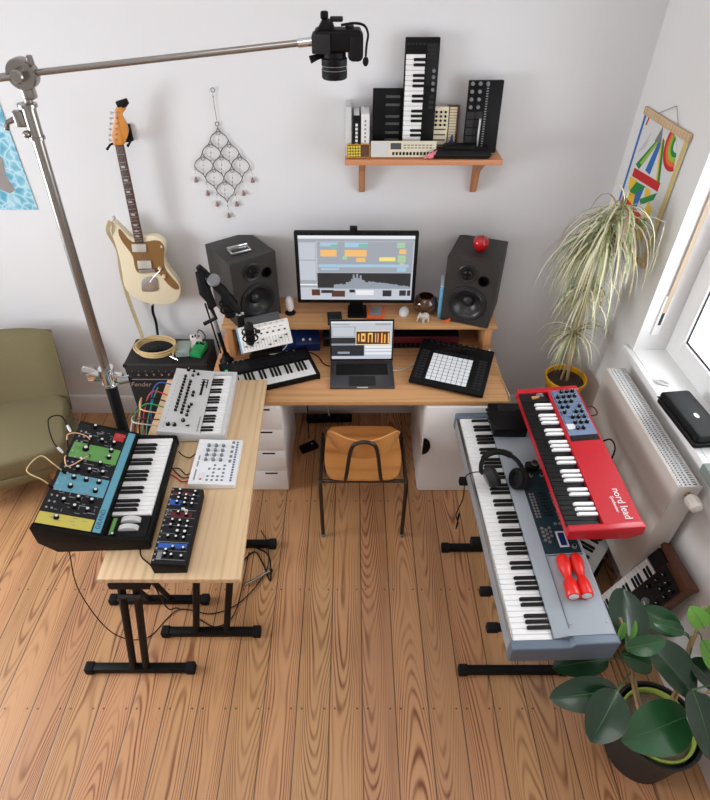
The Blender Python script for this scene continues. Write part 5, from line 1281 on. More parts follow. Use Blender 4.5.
# ------------------------------------------------------------------ olive armchair
ac = thing('armchair', 'olive green upholstered armchair on tapered wooden legs at the left edge', 'armchair', (-2.08, 2.47, 0), 22)
q = MB(); n_ = 20
seat = smooth2([(-.33, -.27), (0, -.30), (.33, -.27), (.36, -.05), (.34, .22), (0, .27), (-.34, .22), (-.36, -.05)], 5)
q.prism(seat, 'Z', .27, .42, 0, .035, 4); q.build('seat_cushion', 'olive_fabric', ac)
MB().prism(smooth2([(-.31, -.25), (.31, -.25), (.33, .2), (-.33, .2)], 4), 'Z', .22, .285, 0, .01, 2).build('seat_base', 'olive_fabric', ac)
bk = MB()
def backp(u, v, off):
    x = -.37 + .74 * u; cv = 1 - (2 * u - 1) ** 2
    yb = .20 + .08 * cv + .12 * v; z = .30 + .53 * v - .02 * (1 - cv) * v
    return Vector((x * (1 + .10 * v), yb + off, z))
N1, N2 = 16, 12
fv = [[bk.bm.verts.new(backp(i / N1, j / N2, -.055 + .045 * (abs(2 * i / N1 - 1) ** 6) + .03 * (j / N2) ** 8)) for j in range(N2 + 1)] for i in range(N1 + 1)]
rv = [[bk.bm.verts.new(backp(i / N1, j / N2, .055 - .03 * (abs(2 * i / N1 - 1) ** 6) - .02 * (j / N2) ** 8)) for j in range(N2 + 1)] for i in range(N1 + 1)]
for g_, fl in ((fv, False), (rv, True)):
    for i in range(N1):
        for j in range(N2):
            k_ = (g_[i][j], g_[i + 1][j], g_[i + 1][j + 1], g_[i][j + 1]); bk.bm.faces.new(k_[::-1] if fl else k_)
for i in range(N1):
    bk.bm.faces.new((fv[i][N2], fv[i + 1][N2], rv[i + 1][N2], rv[i][N2])); bk.bm.faces.new((fv[i + 1][0], fv[i][0], rv[i][0], rv[i + 1][0]))
for j in range(N2):
    bk.bm.faces.new((fv[0][j], fv[0][j + 1], rv[0][j + 1], rv[0][j])); bk.bm.faces.new((fv[N1][j + 1], fv[N1][j], rv[N1][j], rv[N1][j + 1]))
for f in bk.bm.faces: f.smooth = True
bmesh.ops.recalc_face_normals(bk.bm, faces=bk.bm.faces[:])
bk.build('backrest', 'olive_fabric', ac, sharp=80)
for (x, y) in ((-.22, -.20), (.20, -.20), (-.26, .2), (.26, .2)):
    MB().tube([(x, y, .23), (x * 1.06, y * 1.08, .0)], [.020, .011], 12).build('leg', 'oak_leg', ac)

# ------------------------------------------------------------------ chair at the desk
ch = thing('school_chair', 'plywood school chair with a brown steel frame pushed in at the desk', 'chair', (.060, 2.272, 0), 0)
mk('brown_steel', (64, 54, 46), 0.35, 0.6, var=0.05)
SCL = .94
sp = smooth2([(-.185, -.20), (-.09, -.218), (0, -.220), (.09, -.218), (.185, -.20), (.222, -.10), (.226, .04), (.205, .185), (.10, .205), (0, .206), (-.10, .205), (-.205, .185), (-.226, .04), (-.222, -.10)], 4)
q = MB(); 
def dish(x, y): return .438 - .016 * max(0, 1 - (x / .19) ** 2 - ((y + .02) / .17) ** 2) + .010 * max(0, (-y - .15) / .06)
NR = 9; rings = []
for k_ in range(NR + 1):
    s_ = k_ / NR
    rings.append([(x * s_ * SCL, y * s_) for x, y in sp] if k_ else [(0, 0)])
for zoff, flip in ((0, False), (-.012, True)):
    vr = [[q.bm.verts.new((x, y, dish(x, y) + zoff)) for x, y in rg] for rg in rings]
    for a, b_ in zip(vr, vr[1:]):
        n_ = len(b_)
        for j in range(n_):
            f = (a[0], b_[j], b_[(j + 1) % n_]) if len(a) == 1 else (a[j], b_[j], b_[(j + 1) % n_], a[(j + 1) % n_])
            q.bm.faces.new(f[::-1] if flip else f)
    if flip:
        for j in range(n_): q.bm.faces.new((keep[j], vr[-1][j], vr[-1][(j + 1) % n_], keep[(j + 1) % n_]))
    keep = vr[-1]
for f in q.bm.faces: f.smooth = True
bmesh.ops.recalc_face_normals(q.bm, faces=q.bm.faces[:])
q.build('seat', 'chair_ply', ch)
# curved backrest, lens-shaped seen from behind
q = MB(); NB = 20
def bkp(u, v, off):
    x = -.190 + .38 * u; e = math.sqrt(max(0, 1 - (2 * u - 1) ** 4))
    z0, z1 = .665 - .075 * e, .690 + .055 * e - .012 * (1 - (2 * u - 1) ** 2)
    return Vector((x, -.215 + .11 * (2 * u - 1) ** 2 - .02 * (v - .5) + off, z0 + (z1 - z0) * v))
f1 = [[q.bm.verts.new(bkp(i / NB, j / 6, 0)) for j in range(7)] for i in range(NB + 1)]
f2 = [[q.bm.verts.new(bkp(i / NB, j / 6, .011)) for j in range(7)] for i in range(NB + 1)]
for i in range(NB):
    for j in range(6):
        q.bm.faces.new((f1[i][j], f1[i + 1][j], f1[i + 1][j + 1], f1[i][j + 1])); q.bm.faces.new((f2[i][j], f2[i][j + 1], f2[i + 1][j + 1], f2[i + 1][j]))
    for j in (0, 6): q.bm.faces.new((f1[i][j], f2[i][j], f2[i + 1][j], f1[i + 1][j]))
for i in (0, NB):
    for j in range(6): q.bm.faces.new((f1[i][j], f1[i][j + 1], f2[i][j + 1], f2[i][j]))
for f in q.bm.faces: f.smooth = True
bmesh.ops.recalc_face_normals(q.bm, faces=q.bm.faces[:])
q.build('backrest', 'chair_ply', ch)
MB().tube(curve_pts([(-.098, -.205, .418), (-.088, -.222, .50), (-.070, -.236, .665), (-.050, -.242, .730), (0, -.244, .752), (.050, -.242, .730), (.070, -.236, .665), (.088, -.222, .50), (.098, -.205, .418)], 6), .0105, 10).build('back_hoop', 'brown_steel', ch)
for sx in (-1, 1):
    MB().tube(curve_pts([(sx * .226, -.255, .014), (sx * .229, -.235, .25), (sx * .231, -.215, .395), (sx * .231, -.16, .414), (sx * .231, .12, .414)], 6), .0115, 10).build('rear_leg', 'brown_steel', ch)
    MB().tube([(sx * .231, .12, .414), (sx * .231, .175, .402), (sx * .226, .225, .014)], .0115, 10).build('front_leg', 'brown_steel', ch)
    for y in (-.255, .225): MB().tube([(sx * .226, y, .0005), (sx * .226, y, .024)], .0145, 10).build('rubber_foot', 'mid_grey', ch)
MB().tube([(-.226, -.195, .408), (.226, -.195, .408)], .010, 10).build('rear_rail', 'brown_steel', ch)
MB().tube([(-.226, .12, .412), (.226, .12, .412)], .010, 10).build('front_rail', 'brown_steel', ch)

# cables and power strip under the desk
t = thing('power_strip', 'black power strip on the floor under the desk behind the chair', 'power strip', (-.16, 3.0, .001), 2)
q = MB().bx(-.16, .16, -.027, .027, 0, .042, 0, .006); q.build('body', 'black', t)
sk_ = MB().lathe([(.019, .0425), (.017, .0435), (0, .0435)], n=18).build('socket', 'charcoal', t, (-.125, 0, 0))
for i in range(1, 5): inst(sk_, t, (-.125 + .062 * i, 0, 0))
t = thing('power_adapter', 'black power adapter with a white light under the desk left of the chair', 'power adapter', (-.29, 2.72, .001), 30)
MB().bx(-.06, .06, -.03, .03, 0, .035, 0, .006).build('body', 'black', t); MB().bx(.02, .03, -.005, .005, .035, .0365).build('light', 'print_white', t)
for i, (pts, lab, c_) in enumerate((
    ([(-.36, 2.98, .66), (-.25, 2.95, .52), (-.05, 2.97, .56), (.12, 2.98, .53), (.30, 2.96, .60), (.36, 2.99, .68)], 'thick black cable bundle sagging under the back of the desk', 'black'),
    ([(-.34, 2.99, .67), (-.33, 2.95, .50), (-.30, 2.9, .30), (-.29, 2.78, .04)], 'black cable dropping from the desk to the power adapter', 'black'),
    ([(-.20, 3.0, .68), (-.25, 2.98, .50), (-.30, 2.97, .44), (-.36, 2.97, .50)], 'thin black cable hanging behind the drawer cabinet corner', 'black'),
    ([(.22, 3.02, .68), (.16, 3.0, .60), (.06, 3.0, .55), (.0, 3.0, .58)], 'thin black cable under the desk behind the chair seat', 'black'),
    ([(-.37, 2.96, .53), (-.31, 2.93, .50), (-.22, 2.95, .47), (-.16, 2.99, .06)], 'white cable running from the desk down to the power strip', 'outlet_white'))):
    cable('desk_cable', pts, .009 if i == 0 else .004, c_, lab)
# ------------------------------------------------------------------ stage piano
pi_ = thing('stage_piano', 'long grey-blue stage piano with a full white keyboard on the black stand at the right', 'piano', (.769, 1.660, .605), -88.6)
PL, PD = .632, .195
b = MB().prism([(-PD, .008), (-PD + .012, 0), (PD - .01, 0), (PD, .012), (PD, .118), (PD - .01, .126), (.020, .116), (-.016, .104), (-.030, .098), (-.030, .070), (-.180, .070), (-.182, .080), (-PD, .078)], 'X', -PL + .018, PL - .018, 0)
b.build('body', 'piano_grey', pi_)
for sx in (-1, 1):
    MB().prism([(-PD - .003, .004), (-PD + .012, -.003), (PD - .01, -.003), (PD + .003, .012), (PD + .003, .120), (PD - .01, .1275), (.035, .119), (.020, .096), (-.05, .094), (-PD, .092), (-PD - .003, .08)], 'X', sx * PL - .019, sx * PL + .019, 0, .006, 3).build('end_block', 'piano_slate', pi_)
keys(pi_, -PL + .020, 2 * PL - .040, 52, 5, -.179, .147, .071, .0135, 'key_white', 'key_black', blen=.60, bh=.011)
MB().bx(-PL + .02, PL - .02, -PD - .0005, -.1805, .077, .0805, 0, .0015).build('front_rail', 'steel', pi_)
SLP = math.atan2(.010, .165)
tp = MB().bx(-.205, .262, 0, .150, -.001, .002)
for i in range(9):
    for j in range(2): tp.bx(-.06 + .016 * i, -.050 + .016 * i, .012 + .014 * j, .021 + .014 * j, .002, .0045, 1)
for i in range(8): tp.bx(-.06 + .018 * i, -.056 + .018 * i, .048, .090, .002, .0028, 2); tp.bx(-.0625 + .018 * i, -.0535 + .018 * i, .056 + .004 * (i % 4), .066 + .004 * (i % 4), .002, .010, 3)
for i in range(9): tp.bx(-.06 + .018 * i, -.05 + .018 * i, .105, .112, .002, .0045, 1)
tp.bx(-.05, .09, .125, .130, .002, .0026, 1)
tpo = tp.build('control_panel', ['piano_teal', 'silver', 'black', 'charcoal'], pi_, (0, .028, .1175), (SLP, 0, 0))
MB().bx(.155, .235, .070, .110, .002, .0045, 0, .001, 1).bx(.163, .227, .077, .103, .0045, .0048, 1).build('display', ['light_grey', 'navy'], tpo)
knobs(tpo, [(.235, .128), (-.165, .05), (-.165, .10)], .010, .010, ['silver', 'black'], 'dial', 'cap', .002)
bt_ = MB().lathe([(.0075, 0), (.0070, .003), (0, .003)], n=16).build('round_button', 'silver', tpo, (.135, .02, .002))
for x, y in ((.155, .02), (.175, .02), (.195, .02), (.145, .036), (.165, .036), (.185, .036), (.205, .036), (.135, .052), (.155, .052), (.175, .052), (.115, .084), (.115, .102)): inst(bt_, tpo, (x, y, .002))
MB().bx(.268, .272, 0, .155, -.001, .0022).bx(.268, .585, 0, .003, -.001, .0016).build('panel_joint', 'piano_slate', pi_, (0, .026, .1175), (SLP, 0, 0))
q = MB()
for x, y in ((.57, .01), (.57, .145)): q.lathe([(.004, 0), (.003, .002), (0, .002)], (x, y, .0), 12)
q.build('screws', 'silver', pi_, (0, .028, .1185), (SLP, 0, 0))

t = thing('equipment_box', 'flat black equipment box on the far end of the stage piano', 'box', (.800, 2.175, .735), -90)
MB().bx(-.105, .095, -.088, .078, .0, .055, 0, .005).build('case', 'black', t)
q = MB()
for i in range(6): q.bx(-.09 + .008 * i, -.085 + .008 * i, -.045, .05, .055, .0556)
q.bx(-.08, -.055, .052, .07, .055, .0558); q.build('markings', 'charcoal', t)
for i in range(4): MB().tube([(-.08 + .03 * i, -.087, .03), (-.08 + .03 * i, -.099, .03)], .008, 12).build('side_socket', 'charcoal', t)

# headphones lying on the keys
hp = thing('headphones', 'black and grey headphones lying across the keys of the stage piano', 'headphones', (.712, 1.815, .711), 8)
RC = Matrix.Rotation(R(62), 3, 'Y')
def cup(x, y, rz, nm):
    q = MB().lathe([(.020, -.022), (.036, -.020), (.042, -.006), (.042, .004), (.040, .010), (0, .012)], n=28).build('ear_cup', 'charcoal', hp, (x, y, .040), (R(8), R(70), R(rz)))
    MB().torus((0, 0, .012), .031, .011, 28, 10).build('ear_pad', 'black_matte', q)
    MB().lathe([(.024, -.0225), (.022, -.026), (0, -.026)], n=24).build('cup_plate', 'mid_grey', q)
    return q
hp.scale = (1.22, 1.22, 1.22)
cup(-.055, -.01, 15, 'a'); cup(.045, -.035, 195, 'b')
pts = [(-.062, .0, .060)] + [(-.005 + .080 * math.cos(a), .015 + .085 * math.sin(a), .040 + .016 * math.sin(a)) for a in [PI - PI * i / 12 for i in range(13)]] + [(.055, -.025, .060)]
MB().tube(curve_pts(pts, 3), .0085, 10).build('headband', 'black', hp)
MB().tube(curve_pts([p for p in pts[4:11]], 4), .0125, 10).build('band_padding', 'black_matte', hp)
MB().box((.12, .025, .035), (.05, .035, .03), 0, .008, 3).tube([(.10, .02, .036), (.075, .0, .045)], .006, 8).build('cable_block', 'black', hp)
MB().lathe([(.014, 0), (.012, .006), (0, .006)], (.128, .025, .050), 20).build('adjust_knob', 'steel', hp)
cable('headphone_cable', [(.645, 1.81, .745), (.60, 1.845, .735), (.555, 1.85, .715), (.540, 1.84, .685), (.545, 1.83, .56), (.535, 1.86, .40), (.55, 1.85, .34), (.53, 1.80, .36), (.545, 1.845, .41)], .0028, 'black', 'thin black headphone cable hanging over the front edge of the stage piano', plugs='black')

# maracas
def shaker(a, b_, label):
    t = thing('maraca', label, 'maraca', tuple((a + b_) / 2), 0, 'pair of red shakers')
    t.rotation_mode = 'QUATERNION'; t.rotation_quaternion = (b_ - a).to_track_quat('Z', 'Y')
    L_ = (b_ - a).length / 2
    MB().lathe([(0, -L_), (.012, -L_ + .001), (.021, -L_ + .008), (.026, -L_ * .72), (.0262, -L_ * .42), (.021, -L_ * .16), (.0145, L_ * .06), (.0165, L_ * .18), (.0245, L_ * .34), (.027, L_ * .75), (.0265, L_ * .96), (.024, L_), (0, L_)], n=28).build('body', 'maraca_red', t)
    MB().lathe([(.019, 0), (.017, .0015), (0, .0015)], (0, 0, L_), 24).build('end_label', 'print_white', t)
shaker(atz(561, 555, .757), atz(574, 597, .757), 'left one of the two red shakers lying on the near end of the stage piano')
shaker(atz(574, 554, .757), atz(587, 596, .757), 'right one of the two red shakers, nearer the piano\'s back edge')

# ------------------------------------------------------------------ red synthesizer
nl = thing('red_synthesizer', 'bright red synthesizer with black keys and white sharps on the upper tier', 'synthesizer', (.985, 1.800, .868), -89.0)
NL_, ND = .418, .146
b = MB().prism([(-ND, .006), (-ND + .006, 0), (ND - .05, 0), (ND, .03), (ND, .072), (ND - .008, .078), (-.006, .064), (-.006, .034), (-ND + .006, .034), (-ND, .03)], 'X', -NL_ + .014, NL_ - .014, 0, .0)
b.build('body', 'red_gloss', nl)
for sx in (-1, 1):
    MB().prism([(-ND - .004, .012), (-ND + .01, -.002), (ND - .05, -.002), (ND + .003, .03), (ND + .003, .074), (ND - .008, .0805), (-.006, .067), (-ND, .058), (-ND - .004, .05)], 'X', sx * NL_ - .015, sx * NL_ + .015, 0, .006, 3).build('end_cheek', 'red_gloss', nl)
keys(nl, -.340, .740, 29, 0, -.145, .137, .0345, .014, 'key_black', 'key_white', blen=.60, bh=.011)
MB().bx(-.402, -.342, -.142, -.008, .0335, .052, 0, .002).build('bender_plate', 'panel_black', nl)
MB().prism([(.018 * math.cos(a) - .045, .052 + .012 * math.sin(a)) for a in [PI * i / 12 for i in range(13)]], 'X', -.395, -.377, 0, .002).build('mod_wheel', 'mid_grey', nl)
MB().tube([(-.366, -.09, .054), (-.366, -.055, .060)], [.010, .006], 10).build('pitch_stick', 'oak_leg', nl)
SN = math.atan2(.014, .15)
q = MB().bx(-.402, -.085, .008, .134, -.001, .0018, 0)
for i in range(6): q.bx(-.400 + .05 * i, -.365 + .05 * i, .012, .015, .0018, .0022, 1)
for x in (-.31, -.21): q.bx(x - .001, x + .001, .012, .132, .0018, .0022, 1)
q.bx(-.16, -.125, .015, .05, .0018, .0024, 2)
pn_ = q.build('panel', [mk('slate_blue_panel', (112, 130, 158), .45, var=.04), 'navy', 'print_white'], nl, (0, 0, .0650), (SN, 0, 0))
kk = [(-.385 + .037 * i, .030 + .027 * j) for i in range(8) for j in range(4) if (i + j) % 5 and not (i > 5 and j == 0)]
knobs(pn_, kk, .0088, .014, ['key_black', 'print_white'], 'knob', 'line', .0018)
q = MB().bx(-.083, -.050, .008, .134, -.001, .0018, 0)
for i in range(8): q.bx(-.078, -.058, .014 + .0145 * i, 0.024 + .0145 * i, .0018, .0035, 1)
q.build('button_strip', ['panel_black', 'charcoal'], nl, (0, 0, .0650), (SN, 0, 0))
text_part('logo', 'nord lead', .043, 'print_white', nl, (.315, .095, .0762), (SN, 0, 0), .0005, sx=.95)
text_part('logo_script', 'Synthesizer', .018, 'print_white', nl, (.315, .067, .0735), (SN, 0, 0), .0005, shear=.3)
q = MB().tube(curve_pts([(-.30, ND, .05), (-.29, ND + .04, .06), (-.25, ND + .05, .05), (-.24, ND + .01, .045)], 6), .004, 7)
o = q.build('rear_cable', 'dark_red', None); o.matrix_world = Matrix.Translation(nl.location) @ Matrix.Rotation(R(-89.0), 4, 'Z'); tag(o, 'dark red cable looping behind the far end of the red synthesizer', 'cable')
q = MB().tube(curve_pts([(-.06, ND, .05), (-.05, ND + .035, .075), (-.01, ND + .045, .06), (.02, ND + .03, .0), (.03, ND + .02, -.2)], 6), .004, 7)
o = q.build('rear_cable', 'black', None); o.matrix_world = Matrix.Translation(nl.location) @ Matrix.Rotation(R(-89.0), 4, 'Z'); tag(o, 'black cable curving from the back of the red synthesizer down beside the radiator', 'cable')

# ------------------------------------------------------------------ two-tier stand
st = thing('two_tier_stand', 'black two-tier stand carrying the stage piano and the red synthesizer', 'stand', (.985, 1.58, 0))
for y in (1.235, 1.92):
    f = MB().bx(-.455, .02, y - 1.58 - .018, y - 1.58 + .018, .006, .042, 0, .004).build('foot_bar', 'black', st)
    for x in (-.460, .015): MB().bx(x - .022, x + .022, y - 1.58 - .022, y - 1.58 + .022, .001, .046, 0, .006).build('end_cap', 'rubber', f)
    yu = max(y, 1.62); MB().bx(.0, .034, yu - 1.58 - .016, yu - 1.58 + .016, .04, .850, 0, .003).build('upright', 'black', st)
for y in (1.15, 1.31, 1.56, 1.92):
    a_ = MB().bx(-.405, .0, y - 1.58 - .013, y - 1.58 + .013, .572, .600, 0, .003).build('lower_arm', 'black', st)
    MB().bx(-.450, -.400, y - 1.58 - .017, y - 1.58 + .017, .566, .604, 0, .007).build('rubber_tip', 'rubber', a_)
for y in (1.55, 2.05):
    MB().bx(-.13, .15, y - 1.58 - .013, y - 1.58 + .013, .836, .864, 0, .003).build('upper_arm', 'black', st)
MB().bx(.004, .030, -.34, .34, .008, .036, 0, .003).bx(.004, .030, -.18, .50, .81, .836, 0, .003).bx(.004, .030, -.45, .36, .574, .598, 0, .003).build('cross_bar', 'black', st)

# black keyboard lying on a case below the red synthesizer
t = thing('equipment_case', 'black equipment case on the floor between the piano stand and the radiator', 'case', (1.165, 1.95, .001), 6)
MB().bx(-.115, .115, -.25, .25, 0, .190, 0, .008).build('body', 'black_matte', t)
for x in (-.11, .11): MB().bx(x - .008, x + .008, -.252, .252, .185, .194, 0, .003).build('edge_strip', 'charcoal', t)
t = thing('spare_keyboard', 'black keyboard with white keys lying below the red synthesizer beside the radiator', 'keyboard', (1.225, 1.755, .196), 50)
MB().prism([(-.075, 0), (.09, 0), (.09, .055), (.075, .060), (.062, .05), (.062, .028), (-.07, .028), (-.075, .026)], 'X', -.19, .19, 0, 0).build('body', 'black', t)
keys(t, -.185, .37, 16, 0, -.073, .133, .0285, .012, 'key_white', 'key_black')

# small wooden-sided synthesizer leaning upright against the right wall
mk_ = thing('wooden_synthesizer', 'small synthesizer with brown wooden ends standing on end against the right wall', 'synthesizer', (1.322, 1.420, .302))
xa = Vector((-.395, -.04, -.918)).normalized(); ya = Vector((.10, -.995, 0)); ya = (ya - xa * ya.dot(xa)).normalized(); za = xa.cross(ya)
mk_.rotation_euler = Matrix((xa, ya, za)).transposed().to_euler()
HL = .300; HD = .118
MB().prism([(-HD, 0), (HD, 0), (HD, .055), (-.030, .040), (-.030, .020), (-HD, .020)], 'X', -HL, HL, 0).build('body', 'walnut', mk_)
for sx in (-1, 1): MB().prism([(-HD - .003, -.004), (HD + .003, -.004), (HD + .003, .066), (HD - .02, .066), (-.02, .052), (-HD - .003, .036)], 'X', sx * HL - .012, sx * HL + .012, 0, .003).build('wooden_end', 'walnut', mk_)
keys(mk_, -.19, .45, 22, 0, -HD + .003, .082, .0205, .011, 'key_white', 'key_black', bh=.007)
MB().bx(-.27, -.195, -HD + .003, -.032, .020, .030).build('wheel_plate', 'panel_black', mk_)
q = MB().bx(-.268, .268, 0, .136, -.001, .0015, 0)
for i in range(3):
    for j in range(5): q.bx(-.20 + .03 * i, -.18 + .03 * i, .015 + .018 * j, .025 + .018 * j, .0015, .003, 1)
q.bx(-.05, .03, .02, .05, .0015, .002, 2)
pm_ = q.build('panel', ['panel_black', 'charcoal', 'dark_grey'], mk_, (0, -.026, .0415), (math.atan2(.015, .148), 0, 0))
knobs(pm_, [(-.235, .03), (-.235, .075), (-.19, .03), (-.19, .075), (-.235, .115), (-.19, .115), (-.14, .03), (-.14, .115), (.07, .10), (.10, .10), (.13, .10), (.16, .10), (.20, .10), (.07, .035), (.12, .035), (.17, .035)], .010, .014, ['black', 'print_white'], 'knob', 'line', .0015)
knobs(pm_, [(-.09, .08), (.24, .05)], .018, .014, ['mid_grey', 'print_white'], 'large_knob', 'line', .0015)
q = MB()
for i, (x0_, w_) in enumerate(((-.16, .05), (-.09, .07), (.0, .04), (.06, .09))): q.bx(x0_, x0_ + w_, HD, HD + .0006, .018, .026)
q.build('rear_print', 'panel_black', mk_)

# ------------------------------------------------------------------ spider plant palm in a yellow pot
PC = Vector((1.248, 2.635, 0))
t = thing('plant_stool', 'small round wooden stool under the yellow pot beside the radiator', 'stool', tuple(PC))
MB().lathe([(.13, .455), (.135, .46), (.135, .478), (.13, .483), (0, .483)], n=32).build('seat', 'bracket_wood', t)
for a in (45, 135, 225, 315):
    MB().tube([(.09 * math.cos(R(a)), .09 * math.sin(R(a)), .46), (.115 * math.cos(R(a)), .115 * math.sin(R(a)), 0)], [.014, .011], 10).build('leg', 'bracket_wood', t)
pl = thing('potted_palm', 'tall arching plant with pale striped leaves in a yellow pot in the corner', 'plant', (PC.x, PC.y, .485))
MB().lathe([(.080, 0), (.084, .004), (.108, .170), (.114, .172), (.118, .176), (.119, .200), (.116, .203), (.109, .201), (.106, .172), (0, .170)], n=40).build('pot', 'pot_yellow', pl)
q = MB(); q.lathe([(0, .176), (.06, .180), (.105, .172)], n=32)
for f in q.bm.faces: pass
q.build('soil', 'soil', pl)
po = Vector(pl.location)
def PV(u, v, y): return aty(u, v, y) - po
h1, h2, h3a, h3b = PV(572, 338, 2.60), PV(588, 288, 2.55), PV(598, 248, 2.52), PV(619, 210, 2.50)
MB().tube(curve_pts([(.012, 0, .165), PV(571, 360, 2.61), PV(580, 320, 2.60), h2, h3a, h3b], 6), [.0095] * 25 + [.007] * 6, 8).build('trunk', 'stem', pl)
MB().tube(curve_pts([(-.022, .01, .165), PV(566, 365, 2.63), h1], 6), .007, 8).build('trunk', 'stem', pl)
def strap_leaf(mb, base, d, L_, w_, droop, m):
    n_ = 9; p = Vector(base); d = Vector(d).normalized(); pts = [p.copy()]
    for i in range(n_):
        d = (d + Vector((0, 0, -droop / n_ * (1 + .8 * i / n_)))).normalized()
        p = p + d * (L_ / n_)
        wp = p + po
        if wp.x > 1.395: p.x = 1.395 - po.x
        if wp.y > 3.06: p.y = 3.06 - po.y
        pts.append(p.copy())
    prev = None
    for i, q_ in enumerate(pts):
        t_ = (pts[min(i + 1, n_)] - pts[max(i - 1, 0)]); s_ = t_.cross(Vector((0, 0, 1)))
        s_ = s_.normalized() if s_.length > 1e-5 else Vector((1, 0, 0))
        f_ = i / n_; ww = w_ * (.55 + .9 * f_ * 2 if f_ < .25 else 1.0) * (1 - max(0, f_ - .35) / .65) ** .8 * .5
        up = s_.cross(t_).normalized() * ww * .35
        row = [mb.bm.verts.new(q_ - s_ * ww + up), mb.bm.verts.new(q_), mb.bm.verts.new(q_ + s_ * ww + up)]
        if prev:
            for k_ in (0, 1):
                f = mb.bm.faces.new((prev[k_], prev[k_ + 1], row[k_ + 1], row[k_])); f.smooth = True
                f.material_index = m
        prev = row
pmat = ['palm_leaf', 'palm_leaf_pale', 'palm_leaf_green', 'palm_leaf_dry']
random.seed(11)
def tuft(name, bases, n_, L0, L1, bias, droop, el=(-.2, 1.1)):
    q = MB()
    for i in range(n_):
        f_ = random.random(); b0 = bases[0].lerp(bases[1], f_)
        a = random.uniform(0, 2 * PI); e_l = random.uniform(*el)
        d = Vector((math.cos(a) * math.cos(e_l), math.sin(a) * math.cos(e_l), math.sin(e_l))) + Vector(bias)
        strap_leaf(q, b0, d, random.uniform(L0, L1), random.uniform(.0065, .0115), random.uniform(*droop), random.choices((0, 1, 2, 3), (4, 5, 2, 3))[0])
    return q.build(name, pmat, pl, sharp=60)
tuft('foliage', (h1, h1 + Vector((0, 0, .05))), 64, .15, .30, (0, -.1, .1), (1.6, 3.0))
tuft('foliage', (h2 + Vector((0, 0, -.06)), h2 + Vector((0, 0, .06))), 64, .18, .34, (-.1, -.1, .0), (1.8, 3.4), (-.4, .7))
tuft('foliage', (h3a, h3b), 210, .24, .47, (-.30, -.18, .05), (2.0, 4.2), (-.2, .8))
tuft('foliage', (h3b, h3b + Vector((.02, 0, .02))), 24, .16, .32, (.15, -.2, .15), (1.8, 3.4), (0, 1.1))

# ------------------------------------------------------------------ rubber plant in a black pot
fp_ = thing('rubber_plant', 'rubber plant with large glossy dark leaves in a black pot on the floor', 'plant', (1.226, .905, .001))
fo = Vector(fp_.location)
MB().lathe([(.125, 0), (.132, .004), (.158, .255), (.165, .261), (.168, .283), (.164, .289), (.156, .286), (.152, .250), (.146, .235), (0, .235)], n=48).build('pot', 'pot_black', fp_)
MB().lathe([(.140, .240), (.142, .284), (.138, .287), (.133, .284), (.130, .245)], n=40).build('inner_pot', 'lime', fp_)
MB().lathe([(0, .266), (.07, .272), (.128, .262)], n=32).build('soil', 'potting_mix', fp_)
def FV(u, v, z): return atz(u, v, z) - fo
def stem(name, pts, r, m): return MB().tube(curve_pts(pts, 6), r, 8).build(name, m, fp_)
stem('stem', [(-.05, .03, .255), FV(634, 690, .42), FV(629, 660, .52), FV(624, 632, .62), FV(620, 618, .66)], .0065, 'stem')
stem('stem', [(-.03, .045, .255), FV(637, 690, .42), FV(633, 665, .50), FV(628, 645, .57)], .005, 'stem')
stem('stem', [(.07, .03, .255), FV(680, 685, .45), FV(690, 650, .58), FV(700, 622, .68), FV(704, 606, .72)], .0065, 'stem')
stem('stem', [(.055, .05, .255), FV(676, 688, .44), FV(686, 655, .56), FV(692, 636, .62)], .005, 'stem')
stem('stem', [(.09, -.01, .255), FV(692, 708, .42), FV(706, 694, .52), FV(722, 684, .58)], .006, 'stem')
def big_leaf(b0, t0, width, nrm, mat, curl=.10, start=None):
    b0, t0 = Vector(b0), Vector(t0); ax_ = t0 - b0; L_ = ax_.length; ax_.normalize()
    s_ = ax_.cross(Vector(nrm)); s_.normalize(); n_ = s_.cross(ax_)
    q = MB(); NU, NV = 16, 8
    def P(u, v):
        w_ = width * .5 * (math.sin(PI * min(1, u ** .9)) ** .58 if 0 < u < 1 else 0)
        if u > .93: w_ *= 1
        x = (2 * v - 1)
        return b0 + ax_ * (L_ * u) + s_ * (w_ * x) + n_ * (abs(x) ** 1.3 * w_ * .30 - curl * L_ * (2 * u - 1) ** 2 + curl * L_)
    q.grid(P, NU, NV, 0)
    bmesh.ops.remove_doubles(q.bm, verts=q.bm.verts[:], dist=.00005)
    ext = bmesh.ops.solidify(q.bm, geom=q.bm.faces[:], thickness=.0012)
    q.tube([P(i / 12 if i else .0, .5) + n_ * .0006 for i in range(12)], [.0030 * (1 - i / 14) for i in range(12)], 6, 1)
    if start is not None: q.tube(curve_pts([Vector(start), (Vector(start) + b0) / 2 + Vector((0, 0, .01)), b0], 4), .0032, 6, 1)
    return q.build('leaf', [mat, 'leaf_rib'], fp_, sharp=70)
S1, S2 = FV(624, 632, .62), FV(700, 622, .68)
big_leaf(FV(628, 648, .60), FV(622, 588, .62), .165, (0, -.6, .8), 'leaf_dark', .03, S1)
big_leaf(FV(618, 690, .55), FV(549, 698, .50), .125, (.1, -.4, .9), 'leaf_dark', .10, FV(631, 672, .48))
big_leaf(FV(617, 691, .56), FV(590, 742, .50), .150, (-.2, -.5, .85), 'leaf_dark', .08, FV(631, 672, .48))
big_leaf(FV(689, 715, .52), FV(621, 742, .50), .175, (0, -.35, .95), 'leaf_mid', .06, FV(700, 704, .48))
big_leaf(FV(645, 642, .66), FV(694, 698, .56), .165, (.3, -.3, .9), 'leaf_dark', .08, FV(640, 640, .62))
